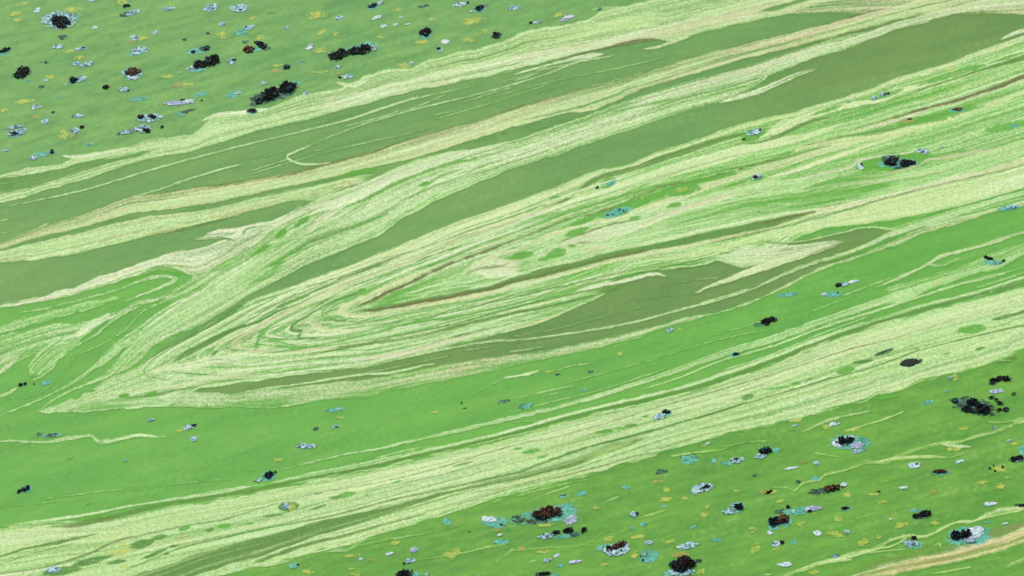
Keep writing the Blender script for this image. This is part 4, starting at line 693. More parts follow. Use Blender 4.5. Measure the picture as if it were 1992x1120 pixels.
ITEMS = '''
@white-rimmed black mound|black crumbly mound with a wide white rim, top corner of the far clump field|B118,39,64,28,4;T144,33,22,8;K117,42,42,22,-4;K118,50,22,14,0
@green-black sliver|small green-black sliver floating straight below the white-rimmed black mound|D125,72,27,10,4
|black clump with a tan edge, cut off at the far field's outer edge|O14,95,14,9;K8,99,26,9,22
@spread black weed|spread-out black weedy clump with green gaps near the far field's outer edge|T52,157,14,5;K42,143,38,20,18;K34,147,18,14
|tiny dark tuft just above the spread black weed, drawn out thin|D89,121,14,6;D80,120,10,3
@black blob with a grey tail|black blob with a grey speckled tail between the spread black weed and the tan pancake|T138,160,18,6;B158,153,18,13,20;K143,156,18,13
|small black clump at the top edge above the blue-black slug|K247,11,17,8;D244,14,12,5
@blue-black slug|long blue-black speckled slug under a small black clump at the top|B258,25,28,9,14;D245,28,34,11,10
|pale blue sliver between the blue-black slug and the white specked oval|B327,17,26,8,3
@white specked oval|white oval with black specks and dark heart, first of two at the top|B409,16,31,14,12;K414,17,10,6
|ragged white patch with black flecks next to the white specked oval at the top|T456,14,18,8;B465,16,33,13,4;K468,20,10,5
|small grey speckled patch under the two white top ovals|B433,47,13,7,10
|aqua patch with a white crest at the far field's middle column|T470,63,26,10,-4;B484,53,24,8,10
|blue-white disc sitting on rusty and yellow smears|Y278,75,18,10,8;O258,80,20,8;B262,74,17,10,8
@white bar with teal fringe|white bar with black mottling and a teal fringe above the tan pancake|T268,102,38,9,12;B270,98,36,11,12;D262,101,16,6
@tan pancake|round tan and black speckled pancake with a pale lower rim|B256,145,34,18,0;N257,141,34,18,2
|small black lump with a brown flake below the tan pancake|O213,166,12,5;K205,170,15,9
@grey-blue oval|smooth grey-blue oval with a dark end below the tan pancake|B241,175,23,9,4;K250,176,6,4
@lavender strip|long lavender strip with dark bits on top, alone in the far field|V347,200,70,11,4;W367,196,24,8;K356,194,12,4;K392,196,8,3
|dark teal slug under the lavender strip|T352,222,20,6;D365,216,34,8,14
@black-and-white pair|white patch between two black lumps above the pale band|B292,230,44,14,4;K275,228,17,11;K297,228,17,9,-10
@blue-black knot|blue-black knot with a speckled salt-and-pepper tail next to the pale band|D245,257,46,10,12;B250,256,30,8,12;B278,251,30,14;K284,254,18,9,-15
@twin white slivers|two white slivers with a black knob near the outer edge of the far field|B30,247,40,6,8;B34,257,36,11,8;K28,260,20,10
@black clump with aqua toe|chunky black clump with an aqua toe in the centre of the far field|T382,136,36,8,4;B376,133,22,8;K390,126,34,16,14;K412,119,38,20,14
@teal patch with black knobs|teal patch carrying two black knobs just above the black clump with aqua toe|T390,98,54,12,8;D398,95,28,12;K376,101,11,7;K402,94,14,9
|white-sided black lump just beside the black clump with aqua toe|B450,119,20,10,14;K455,117,10,6
@brown and black pair|brown lump and black lump floating end to end below the aqua patch|T498,96,20,8;D516,94,20,8;N483,97,26,14;K508,88,26,13,-20
@big slanting black clump|biggest slanting black clump with a teal fringe, touching the pale band|D496,196,38,22,35;T574,162,22,9;D540,186,80,20,18;K556,172,46,24,18;K526,184,48,24,22;K504,197,20,12,30
|small black lump at the lower tip of the big slanting black clump|K490,216,20,8,4
@caterpillar-shaped clump|caterpillar-shaped black clump made of two lumps with a pale blue back|T700,89,50,9,14;B728,92,14,10;W642,106,10,8;K660,107,42,19,14;K688,100,22,16;K709,96,42,17,12
|small black lump with a slate tail at the top, above the caterpillar-shaped clump|B740,5,14,6,20;K725,11,20,8,14
|thin grey-teal sliver at the top edge over the grey-hearted black ball|D822,12,32,6,12
|pale dark-ended sliver at the top, just before the black lump with white toe|B896,8,26,7,8;K911,5,8,5
@black lump with white toe|black lump with a small white toe at the top above the bright yellow oval|W917,22,12,4;B944,12,12,7;K932,16,23,10,8
@grey-hearted black ball|round black ball with a grey heart in the open far field|K827,64,24,16;B828,64,10,6
|white oval with black specks below the grey-hearted black ball|W866,81,21,10,10;D862,82,8,4
|small grey-black lump between the white specked oval and the pale band|B856,97,12,8;K853,95,9,6
@black lump with a white chip|black lump with a white chip close to the pale band's edge|D972,66,12,5;K964,69,20,13;W966,73,5,4
|brown-black pellet between the caterpillar-shaped clump and the brown and black pair|K558,131,15,10
|bright lavender-white chip left of the caterpillar-shaped clump|V605,88,14,8;W602,93,18,8,20
|white sliver with a brown slit near the top, over the caterpillar-shaped clump|W731,35,29,8,18;O733,34,18,3,16
|pale blue patch with a dark end beside the pale band below the caterpillar-shaped clump|K661,151,9,6;B676,149,24,8,6
|blue-white chip perched on a yellow disc at the very edge of the pale band|Y785,126,27,13,0;B800,124,11,8
|white patch cut by dark lines at the top, right of the bright yellow oval|B1000,15,24,8,8
@lavender-white lattice|lavender-white lattice with dark gaps near the pale band at the top|V1103,35,35,11,16;W1106,34,22,7,16;K1102,37,8,4
|black knob with a pale blue tail near the pale band at the top|B1046,43,16,5,8;K1032,45,9,6
|dark slate lump caught in the notch of the pale band's edge|D1168,18,16,8
@bright yellow oval|bright lemon yellow oval, the cleanest of the far field|Y920,40,50,14,10
@yellow patch with blue and rust bits|yellow patch carrying a blue disc and a rust fleck near the pale band|Y127,262,32,17,4;B146,255,20,10,10;O142,265,14,7;K160,248,12,6
@teal wisp|long teal wisp with black and pale blue ends, tucked against the pale band|T84,300,44,9,10;B65,307,16,7;K101,295,10,8
|slate blue chip between the twin white slivers and the blue-black knot|B88,235,15,9,20
~ B113,91,21,8,3
~ B149,124,20,7,5
~ B168,125,28,8,14;T160,129,14,5
~ W184,54,13,8
~ B301,63,14,7,10
~ D404,64,11,6
~ D360,77,13,7
~ D477,81,15,8,15
~ T392,183,30,8,12
~ T455,183,28,11;W460,182,12,5
~ W349,141,9,4
~ T172,162,10,4
~ D81,169,13,7
~ T117,187,12,5,10
~ B70,208,20,8,6
~ D104,218,11,6
~ B152,226,26,7,6;D150,227,12,4
~ K315,247,9,6
~ T270,193,36,8,8
~ B180,1,16,5
~ B12,292,14,5
~ T175,281,18,4
~ B512,162,12,7
~ B557,53,10,6,10
~ B658,130,14,5
~ T587,119,15,5,8
~ B597,181,13,7,10
~ W95,95,4,3
~ B157,95,22,6,8;K163,93,9,4
~ W89,156,13,7
~ Y770,19,26,8,6
~ Y1086,29,28,10,8
~ Y612,30,40,15,10
~ Y626,62,22,9,24
~ Y655,66,15,8,10
~ W747,51,16,8,14
~ Y940,62,26,9,8
~ Y913,79,36,8,2
~ O537,138,28,9,2
~ Y540,127,20,6
~ Y627,97,28,10
~ Y505,73,18,9
~ Y625,139,36,7,6
~ O658,143,13,5
~ W770,48,14,7,8
~ W780,34,12,4,14
~ Y765,62,20,4,4
~ Y840,37,18,6,20
~ W793,47,12,4
~ Y234,5,36,11,4
~ Y145,18,38,9,6
~ Y45,8,24,7,6
~ Y30,27,28,8
~ Y35,39,14,8
~ W72,20,16,9,20
~ Y430,69,34,12,-4
~ O345,165,20,10;Y362,165,36,10
~ Y325,149,28,9
~ Y137,99,26,8
~ Y97,150,20,9
~ Y48,197,52,8,9
~ Y10,215,18,7
~ O67,227,22,10
~ Y252,221,10,5
~ O318,55,11,5
~ Y155,112,20,7
~ Y492,36,16,6
~ Y820,82,26,8
~ Y740,72,16,6
~ B660,35,16,6,8
~ Y595,54,14,5
@blue chip with a dark tip|blue chip with a dark tip in a green window between two pale streaks|T1715,187,10,5;B1720,183,15,7;K1728,182,7,6
~ B1700,191,18,6,10
~ T1650,199,11,5
@speckled blue patch in a green window|blue-white patch with dark specks in its own green window inside the pale bands|T1462,258,20,10;B1468,257,28,11,14;K1478,254,8,6
~ K1447,271,8,5
@rusty oval|rusty brown oval in a green patch near the tan-edged streaks|N1861,213,30,7,0
|broken rusty smear along the brown seam, lower than the rusty oval|O1762,235,46,9,8;N1770,232,12,4
~ T1975,245,18,7,4
~ Y1850,136,16,8
@black hedgehog clump|bristly black clump in a big green lens among the pale streaks|T1748,318,70,18,2;D1732,308,44,14;K1735,316,36,18,0;K1764,318,36,14,0;D1750,326,30,6
|blue-white chip above the black hedgehog clump at the rim of its green lens|B1794,294,23,12,-8;K1797,296,8,4
|upright white chip with black streaks beside the black hedgehog clump|W1674,323,13,18,30;K1676,321,6,9,50
~ B1833,287,11,5
@teal sliver at the picture's edge|long teal sliver in a green pocket where the broad yellow band ends|T1963,405,44,10,8;B1970,403,22,6
@black wing over a teal patch|black wing-like clump over a teal patch in the pale streaks|T1934,511,38,9,-4;K1921,502,24,7,-18;K1952,508,9,5
|black-tipped sliver with a blue and cream tail in the bright green lane|W1660,548,24,7,8;B1642,553,16,7,14;K1631,555,16,7,14
~ Y1820,553,22,10
|slate and black chip in a narrow gap of the pale streaks, under the yellow-centred window|B1471,345,22,9,6;K1469,345,13,6
@aqua lens with black dots|aqua lens with black dots inside the swirl's pale streaks|T1201,413,56,14,14;K1205,408,7,4;K1192,417,6,4;K1182,419,6,4;K1213,411,5,4
~ K1161,365,9,6
~ T1190,356,22,8,16
@yellow blot in a green window|yellow blot in a large green window inside the swirl|Y1326,368,28,10,4
~ K1476,412,5,3
|teal film with a white end in the bright green lane|T1619,573,40,9,0;W1602,573,14,7;K1630,570,6,3
~ T1530,573,44,7,6
@black cigar|black cigar-shaped clump with a slate tail, alone in the bright green lane|D1474,632,20,9,8;K1490,627,24,13,14;K1502,622,18,11
@smooth grey mound|smooth charcoal grey mound bedded in the broad pale band|D1790,702,12,9;G1770,706,40,16,8
~ T1430,690,24,8,8;K1430,689,16,6
~ B1303,642,15,6
~ Y1323,640,10,7
~ Y1206,688,11,7
~ Y1070,723,23,7
~ D1085,729,14,5
~ D1150,723,14,6
@dark teal wedge|dark teal wedge in the bright green lane above the lowest pale threads|D1022,790,32,12,18;T1024,790,24,8,18
~ T1135,759,16,5
@black-headed chip in the pale band|black-headed blue-white chip in the broad pale band|B1284,810,27,11,10;K1296,802,19,10,4
~ D1718,685,40,6,18
@black two-dot lump|black lump split in two at the foot of the green fan|K40,749,10,8;K49,747,8,7
~ K66,747,5,4
~ T90,745,22,7,8
~ B292,818,15,6,4
@blue chip on a yellow smear|blue-black chip on a yellow smear below the arrow-shaped swirl's tip|Y352,836,24,8,4;B369,830,26,9,16;K378,828,13,5,10
@dark teal double sliver|dark teal double sliver lying on a thin white streak in the bright green lane|D75,845,16,8;T100,847,40,8;D100,847,26,9
~ B378,854,17,8,14
@dark lump with a pale spine|black lump with a pale spine alone in the bright green lane|K38,956,14,9,14;K50,951,22,10,20;B46,953,16,4,20
|light blue film in a green hole low in the broad pale band|T108,1109,26,12;B103,1109,30,10,4
~ B243,897,9,4
~ D498,934,11,6
~ T650,797,38,7,4;W660,796,8,3
~ Y662,813,18,5
~ B653,830,15,6
~ D615,834,13,8
~ D978,781,28,9,8
~ D905,794,10,4
~ Y846,802,16,5
~ K898,784,4,4
@slate oval|slate blue oval ring in the bright green lane|B594,868,38,10,2;D594,868,28,6,2
~ Y540,894,26,6,2
@black lump with a blue foot|black lump with a blue foot near the edge of the broad pale band|B503,934,16,8,14;K521,925,25,14,10;K536,918,7,5
@blue and yellow blot|blue and yellow blot in a small green hole of the broad pale band|B556,985,14,12;Y567,987,18,14,0
|large mustard yellow patch in a long green hole of the broad pale band|Y236,1071,50,28,10
~ O357,1045,26,7,8
~ Y240,1104,22,6,8
@white and aqua shield|smooth white and aqua shield-shaped film near the pale band|T964,1016,44,20,-4;W952,1011,32,14,-4;K975,1021,7,4
@small teal disc|small round teal disc up the slope from the white and aqua shield|T870,1014,15,12
~ W972,1041,13,6
~ T975,1054,30,9,6
~ Y768,1056,20,8
~ O965,1031,22,5
~ K913,1035,4,4
|lavender-white oval chip in the near field's far end|V806,1070,20,11,8;W804,1069,10,6
~ W757,1077,17,9,12
|slate sliver with black flecks above the black crown cut by the bottom edge|B798,1091,22,8,8;K786,1096,7,5;D794,1094,14,6
@black crown|black crown-shaped clump cut by the bottom edge of the picture|T810,1117,18,7;K785,1117,34,16
~ O717,1089,11,6
~ W702,1088,13,6
~ Y686,1081,36,8,4
@big plain yellow patch|big plain yellow-green patch close to the white and aqua shield|Y880,1077,36,20,10
~ Y600,1112,26,7,-4
~ Y692,1117,22,7
~ T571,1101,18,10,10;K579,1099,6,4
~ Y685,1106,14,5
~ B831,1118,10,6
@brown clump on a teal raft|brown-black clump on a wide ragged teal raft, biggest of the near field|T1055,1004,126,26,8;T1095,993,44,22,20;D1010,1010,36,18,0;D1046,1012,60,14;N1063,1000,64,22,8;K1056,1006,40,12,6
@slate blue patch|slate blue flecked patch under the end of the brown clump on a teal raft|V1111,1012,30,18,10
@lemon bar|lemon yellow bar just under the brown clump on a teal raft|Y1062,1022,32,9,4
@chain of dark lumps|chain of four dark lumps on teal film below the lemon bar|T1105,1042,52,9;B1062,1043,34,11,8;K1082,1036,17,10;K1105,1033,25,11;D1118,1040,20,9;K1135,1033,13,12
@white-ringed brown clump|brown-black clump ringed with white crust in the near field|T1175,1065,28,12;B1200,1069,52,21,6;K1186,1069,18,12;N1203,1063,32,15,14;K1212,1058,14,9
@teal patch with black pips|teal patch with black pips below the white-ringed brown clump|T1262,1081,40,23,14;K1251,1090,7,4;K1258,1078,6,4;K1246,1083,5,4;B1256,1078,10,6
@big brown mound at the bottom|big brown-black mound cut by the bottom edge with a blue skirt|T1302,1115,18,14;B1325,1113,48,14,0;D1354,1092,28,9,4;K1328,1100,54,28,8;N1330,1092,30,18
@icy bar|icy light blue bar above the big brown mound at the bottom|B1338,1062,40,11,10;W1325,1064,22,5
@ribbed blue clump|ribbed blue-white clump with a black back edge, mid near field|B1363,951,44,16,18;K1372,949,26,7,16;W1354,957,18,6
@blue crest with black block|blue-white crest pushed up by a black block|B1418,995,28,11,16;B1430,982,22,8;K1437,987,21,13,6
@grey knob|small grey knob with a black side, between teal raft and ribbed blue clump|B1233,1002,18,11,10;K1239,999,8,7
@bright teal patch|bright teal patch with dark cracks, first below the broad pale band|D1342,892,38,18,8;T1342,894,32,15,6
~ D1287,918,30,13,10
~ T1388,897,13,8
|teal film with a grey and black head, beside the bright teal patch|T1414,901,24,8,0;B1434,896,26,10,6;K1431,893,12,5
~ W1377,863,11,6
~ Y1368,867,14,5
@black tuft with blue foot|black tuft with a blue foot high in the near field beside the bright teal patch|T1509,877,16,8,10;B1480,888,24,9;K1488,878,28,14,4
|teal double wisp in the near field above the brown clump on a teal raft|T1095,965,20,6,14;T1130,960,20,8;D1095,963,16,4
~ O1279,936,20,9
~ Y1296,952,13,10
@pair of orange-yellow blots|orange-yellow blot with a pale cap, lower of two near the ribbed blue clump|Y1295,971,24,12
~ Y1332,970,13,7
~ Y1162,988,18,8
~ Y1300,1053,28,10
~ Y1241,1044,34,8,4
~ Y1184,1048,24,8
~ O1323,1078,40,9,6
~ Y1055,1074,28,8
~ O1015,1068,16,11
~ Y1174,1097,18,7
~ Y1235,1079,18,12,40
~ Y1364,1112,18,10,30
~ Y1369,1001,16,10,20
~ Y1465,1030,22,10
~ O1489,957,26,9
~ Y1433,955,11,6
~ Y1468,1066,22,18,40
~ W1083,1081,16,8,20
~ B1066,1090,18,7;O1072,1085,8,5
~ V1118,1093,26,9,8
~ T1090,1100,14,6
|black crumbs with an aqua end at the bottom edge below the chain of dark lumps|T1080,1118,16,6;K1056,1117,34,8
~ T1253,1020,14,8
~ T1231,1027,12,6
~ T1292,985,11,6
~ B1263,1056,17,8
~ Y1376,986,10,9
~ T1347,1026,14,5,20
~ T1217,948,15,6
~ D1467,924,12,7
~ T1395,1050,20,7
@black-hearted white shield|black-hearted white and aqua shield in the upper part of the near field|T1655,861,72,25,0;W1633,862,32,22,0;V1668,866,28,14;W1652,852,24,10;K1642,859,36,17,6
|separate white flake below the black-hearted white shield|B1670,877,28,8,10
~ B1588,901,13,7
|white flake with lavender edges under the upper braided streak|W1779,905,31,13,10;K1784,903,8,4
@rust-brown bar|rust-brown bar in the open near field below the upper braided streak|N1829,918,34,9,4
~ W1866,898,24,8,12
|sparse ring of black crumbs in a pale yellow stain|Y1944,913,36,14,-8;K1926,911,8,4;K1935,917,7,5;K1950,909,7,5;K1933,907,5,4
@black bar at the picture's edge|black bar with a teal crest cut by the picture's edge in the near field|T1990,876,16,16;B1984,893,30,10;K1978,893,34,11
~ V1963,858,13,6
~ Y1975,863,16,8
@orange-yellow lens|orange-yellow lens beside the upper braided streak|Y1855,874,32,10,4
~ T1587,931,15,8
~ D1552,937,11,7
@grey-brown crusty clump|grey-brown crusty clump with a white head and a dark hazy tail|D1594,955,50,13;N1618,951,34,15,8;K1630,949,20,8,10;W1641,943,19,10
~ Y1499,957,24,9
@aqua bar with lavender end|long aqua bar with a lavender end and black knob|D1519,994,30,10,14;T1553,994,56,13,6;V1582,990,36,14,4;K1532,987,9,7;K1575,995,14,5;W1543,996,10,8
@double brown-black clump|double brown-black clump right below the aqua bar with lavender end|K1506,1016,24,18;N1524,1011,24,18,10
~ K1644,989,18,6
@black clump with teal arc|black knobbly clump with a faint teal arc above it in the open near field|T1782,992,24,6,8;D1793,1003,42,14,8;K1800,1000,30,11,10;K1780,1005,14,9
~ W1498,1036,15,9,-20
~ W1590,1037,17,11,-10
~ B1647,1035,11,9
|blue-white flake with a black head near the lower braided streak's foot|B1509,1058,22,9,10;K1521,1055,11,8
~ T1543,1055,13,7
@black knob on a white flake|black knob on a white and blue flake beside the lower braided streak|T1778,1061,34,12;B1772,1057,34,13,-6;K1777,1047,13,10
@white-caped black clump|large black clump with a white cape and teal rim, beside the tan band|T1888,1042,78,34,6;W1898,1036,38,26,4;V1885,1046,40,16;K1860,1043,26,18;K1879,1041,24,20;B1890,1054,24,6
~ B1625,1082,17,7,10;K1628,1080,8,4
|cream flecked flake where the lower braided streak meets the bottom edge|W1527,1098,30,11,0;Y1524,1097,22,6
~ Y1583,1113,22,9
~ T1920,1016,15,5
~ W1955,1019,15,5
|dark lump with slate edges where the lower braided streak leaves the picture|D1984,983,26,8,-6;K1988,983,14,6
~ W1925,980,32,10,4
~ Y1633,1009,18,9
~ Y1755,1022,26,12,10
~ Y1820,1017,22,10,20
~ Y1625,1038,30,13,-10
~ Y1710,1044,12,8
~ Y1678,1055,26,14,30
~ Y1646,961,20,12
~ Y1700,960,26,7,4;K1709,957,9,4
~ W1757,949,20,6,4
~ Y1716,976,24,6,12
~ O1814,955,13,12,60
~ Y1910,939,24,7,4
~ Y1947,945,24,12,-6
~ W1540,911,30,6,10
~ O1567,898,22,7
~ Y1517,975,28,6,6
~ Y1556,1019,24,7,14
~ Y1510,1067,20,8,14
~ W1732,1011,8,6
@three-lobed black clump|black three-lobed clump just below the broad pale band, above the crumb spread|K1936,740,24,13,20;K1956,737,24,11,-8;D1932,744,20,8
@lavender ring|lavender ring-shaped flake between the three-lobed black clump and the crumb spread|V1938,761,31,10,4;W1930,762,12,6
@crumb spread|wide spread of black crumbs on dark teal slime below the lavender ring|D1898,792,90,34,-14;D1860,780,26,14,-20;K1858,780,16,9;K1890,784,28,16;K1884,798,30,14,-10;K1910,796,36,20,-20;K1950,798,30,8,6;K1945,785,14,8;K1928,774,14,6;K1972,767,14,4,10;K1938,779,10,5
~ T1842,760,11,6
~ Y1857,734,15,11;B1848,736,9,8
~ Y1551,816,19,10
~ W1624,825,24,8,8;B1622,824,14,6
~ Y1607,830,20,9
~ Y1661,836,22,9
~ B1933,833,11,6
~ W1547,828,18,4,8
~ Y1880,832,28,8,6
~ T1804,783,24,8
'''

# ------------------------------------------------------------------ materials
def film_material(name, rough, spec, grain, bump, scale, tint_amt=0.12):
    m = bpy.data.materials.new(name)
    m.use_nodes = True
    n, l = m.node_tree.nodes, m.node_tree.links
    b = n['Principled BSDF']
    b.inputs['Roughness'].default_value = rough
    b.inputs['Specular IOR Level'].default_value = spec
    at = n.new('ShaderNodeAttribute'); at.attribute_name = 'algae'
    geo = n.new('ShaderNodeNewGeometry')
    mp = n.new('ShaderNodeMapping'); mp.inputs['Rotation'].default_value = (0, 0, math.radians(-28)); mp.inputs['Scale'].default_value = (0.55, 1.0, 1.0)
    l.new(geo.outputs['Position'], mp.inputs['Vector'])
    no = n.new('ShaderNodeTexNoise'); no.inputs['Scale'].default_value = scale; no.inputs['Detail'].default_value = 3.0
    l.new(mp.outputs[0], no.inputs['Vector'])
    rm = n.new('ShaderNodeMapRange'); rm.inputs['From Min'].default_value = 0.25; rm.inputs['From Max'].default_value = 0.75
    rm.inputs['To Min'].default_value = 1 - grain; rm.inputs['To Max'].default_value = 1 + grain
    l.new(no.outputs['Fac'], rm.inputs['Value'])
    mx = n.new('ShaderNodeVectorMath'); mx.operation = 'SCALE'
    l.new(at.outputs['Color'], mx.inputs[0]); l.new(rm.outputs[0], mx.inputs['Scale'])
    l.new(mx.outputs[0], b.inputs['Base Color'])
    bp = n.new('ShaderNodeBump'); bp.inputs['Strength'].default_value = bump; bp.inputs['Distance'].default_value = 0.004
    l.new(no.outputs['Fac'], bp.inputs['Height'])
    l.new(bp.outputs[0], b.inputs['Normal'])
    return m


MAT_WATER = film_material('algae_water', 0.6, 0.12, 0.06, 0.06, 140)
MAT_SCUM = film_material('dried_scum', 0.85, 0.05, 0.12, 0.2, 330)
MAT_FILM = film_material('floating_crust', 0.6, 0.12, 0.07, 0.10, 140)
MAT_CLUMP = film_material('rotten_mat', 0.8, 0.06, 0.4, 0.5, 320)


def new_mesh(name, co, faces, cols, mat, smooth=True):
    me = bpy.data.meshes.new(name)
    nv, nf = len(co), len(faces)
    me.vertices.add(nv)
    me.vertices.foreach_set('co', np.ascontiguousarray(co, np.float32).ravel())
    me.loops.add(nf * 4)
    me.loops.foreach_set('vertex_index', np.ascontiguousarray(faces, np.int32).ravel())
    me.polygons.add(nf)
    me.polygons.foreach_set('loop_start', np.arange(0, nf * 4, 4, dtype=np.int32))
    me.polygons.foreach_set('use_smooth', np.full(nf, smooth))
    at = me.attributes.new('algae', 'FLOAT_COLOR', 'POINT')
    c4 = np.ones((nv, 4), np.float32)
    c4[:, :3] = np.clip(cols, 0.002, 0.95)
    at.data.foreach_set('color', c4.ravel())
    me.materials.append(mat)
    me.update(calc_edges=True)
    me.validate()
    return me


def sample(img, px, py):
    x = np.clip(px + MX, 0, RW - 1.001)
    y = np.clip(py + MY, 0, RH - 1.001)
    xi, yi = x.astype(np.int32), y.astype(np.int32)
    fx, fy = x - xi, y - yi
    if img.ndim == 3: fx, fy = fx[..., None], fy[..., None]
    return (img[yi, xi] * (1 - fx) + img[yi, xi + 1] * fx) * (1 - fy) + (img[yi + 1, xi] * (1 - fx) + img[yi + 1, xi + 1] * fx) * fy


def grid(step_x, step_y):
    mpp = plan_to_world(997, 560)[0] - plan_to_world(996, 560)[0]
    rows = np.arange(PH + MY - 2, -MY + 1, -step_y)
    gy = plan_to_world(np.full(len(rows), 996.0), rows)[1]
    half = plan_to_world(PW + MX, -MY)[0]
    gx = np.arange(-half, half, step_x * mpp)
    X, Y = np.meshgrid(gx, gy)
    return X, Y


# ------------------------------------------------------------------ water
X, Y = grid(5.0, 5.0)
PX, PY = world_to_plan(X, Y)
nr, ncol = X.shape
wc = sample(base_rgb, PX, PY).reshape(-1, 3)
idx = np.arange(nr * ncol).reshape(nr, ncol)
wf = np.stack([idx[:-1, :-1], idx[:-1, 1:], idx[1:, 1:], idx[1:, :-1]], -1).reshape(-1, 4)
co = np.stack([X.ravel(), Y.ravel(), np.zeros(nr * ncol)], -1)
# the lake goes on to the horizon all round
x0, x1, y0, y1 = X[0, 0], X[0, -1], Y[0, 0], Y[-1, 0]
F = 2500.0
corner = {(-1, -1): idx[0, 0], (1, -1): idx[0, -1], (1, 1): idx[-1, -1], (-1, 1): idx[-1, 0]}
extra = np.array([(-F, -F, 0), (F, -F, 0), (F, F, 0), (-F, F, 0)])
n0 = len(co)
co = np.vstack([co, extra])
wc = np.vstack([wc, np.stack([C['near'], C['near'], C['far'], C['far']])])
ring = np.array([(n0, n0 + 1, corner[(1, -1)], corner[(-1, -1)]), (n0 + 1, n0 + 2, corner[(1, 1)], corner[(1, -1)]),
                 (n0 + 2, n0 + 3, corner[(-1, 1)], corner[(1, 1)]), (n0 + 3, n0, corner[(-1, -1)], corner[(-1, 1)])])
me = new_mesh('water', co, np.vstack([wf, ring]), wc, MAT_WATER)
water = bpy.data.objects.new('water', me)
water['kind'] = 'structure'
COL.objects.link(water)

# ------------------------------------------------------------------ scum films: thin sheets lying on the water
X, Y = grid(1.2, 1.25)
PX, PY = world_to_plan(X, Y)
inside = (PX > -MX + 2) & (PX < RW - MX - 3)
sc = sample(scum, PX, PY)
cl = sample(rgb, PX, PY)
ob = oid[np.clip(np.rint(PY + MY).astype(int), 0, RH - 1), np.clip(np.rint(PX + MX).astype(int), 0, RW - 1)]
# marks and gaps that are not film but show in the traced colours count too
diff = np.abs(cl - sample(base_rgb, PX, PY)).max(-1)
keepv = inside & ((sc > 0.05) | (diff > 0.02))
Z = 0.0005 + 0.0002 * np.clip(sc, 0, 1)
idx = np.arange(X.size).reshape(X.shape)
quad = np.stack([idx[:-1, :-1], idx[:-1, 1:], idx[1:, 1:], idx[1:, :-1]], -1)
kq = keepv[:-1, :-1] | keepv[:-1, 1:] | keepv[1:, 1:] | keepv[1:, :-1]
kq &= inside[:-1, :-1] & inside[1:, 1:] & inside[:-1, 1:] & inside[1:, :-1]
qo = np.maximum(np.maximum(ob[:-1, :-1], ob[1:, 1:]), np.maximum(ob[:-1, 1:], ob[1:, :-1]))
FILMS = {
    'a': ('scum_band', 'long pale scum band bordering the upper field of dark clumps'),
    'b': ('scum_band', 'twin tan-edged scum bands between two olive lanes below the upper pale band'),
    'c': ('scum_streaks', 'pale green streaky scum fanning out of the diagonal lane above the arrow-shaped swirl'),
    'd': ('scum_tongue', 'rosy white scum tongue ending in a forked tip at the olive water'),
    'e': ('scum_swirl', 'big arrow-shaped swirl of folded cream scum with brown seams'),
    'f': ('scum_band', 'broad yellow and tan scum bands running out of the swirl to the edge'),
    'g': ('scum_strip', 'long thin greyish scum strip under the arrow-shaped swirl beside the olive pool'),
    'h': ('scum_band', 'broad pale yellow scum band with green holes bordering the lower clump field'),
    'i': ('scum_streaks', 'fine pale scum threads in the bright green lane above the lowest broad band'),
    'j': ('scum_streak', 'thin braided scum streak crossing the lower clump field, the upper of two'),
    'k': ('scum_streak', 'thin braided scum streak crossing the lower clump field beside the tan band'),
    'l': ('scum_band', 'tan and orange scum band crossing the bottom corner below the white-rimmed clump'),
}
flat_co = np.stack([X.ravel(), Y.ravel(), Z.ravel()], -1)
flat_cl = cl.reshape(-1, 3)
qsel, qid = quad[kq], qo[kq]
qid = np.where(qid == 0, IDS['c'], qid)
for key, (nm, lab) in FILMS.items():
    f = qsel[qid == IDS[key]]
    if len(f) == 0: continue
    u, inv = np.unique(f, return_inverse=True)
    me = new_mesh(nm, flat_co[u], inv.reshape(-1, 4), flat_cl[u], MAT_SCUM)
    o = bpy.data.objects.new(nm, me)
    o['kind'] = 'stuff'
    o['label'] = lab
    o['category'] = 'scum'
    COL.objects.link(o)


# ------------------------------------------------------------------ floating clumps, crusts and stains
PAL = {k: lin(v) * ALB for k, v in dict(slate=(74, 124, 138), ice=(166, 218, 232), white=(235, 246, 248), teal=(72, 166, 142), aqua=(130, 220, 204), lav=(138, 156, 196),
                                        lav2=(192, 206, 238), yel=(176, 200, 72), yel2=(206, 214, 108), rust=(160, 120, 62), orange=(190, 178, 96), dteal=(44, 92, 82), black=(9, 8, 8), brown=(56, 40, 30), tan=(150, 124, 96), char=(66, 70, 66)).items()}
PART = {'K': 'black_lump', 'N': 'brown_lump', 'G': 'grey_lump', 'B': 'blue_crust', 'W': 'white_crust', 'V': 'lavender_crust', 'T': 'teal_film', 'D': 'dark_slime', 'Y': 'yellow_film', 'O': 'rusty_film'}
WHOLE = {'K': ('algae_clump', 'algae clump'), 'N': ('algae_clump', 'algae clump'), 'G': ('algae_clump', 'algae clump'), 'B': ('algae_crust', 'algae crust'), 'W': ('algae_crust', 'algae crust'),
         'V': ('algae_crust', 'algae crust'), 'T': ('algae_film', 'algae film'), 'D': ('algae_film', 'algae film'), 'Y': ('yellow_patch', 'yellow patch'), 'O': ('rusty_patch', 'rusty patch')}
CNAME = {'K': 'black', 'N': 'brown', 'G': 'grey', 'B': 'blue-grey', 'W': 'white', 'V': 'lavender', 'T': 'teal', 'D': 'dark teal', 'Y': 'yellow', 'O': 'rusty'}
mpp = float(plan_to_world(997, 560)[0] - plan_to_world(996, 560)[0])
serial = 0


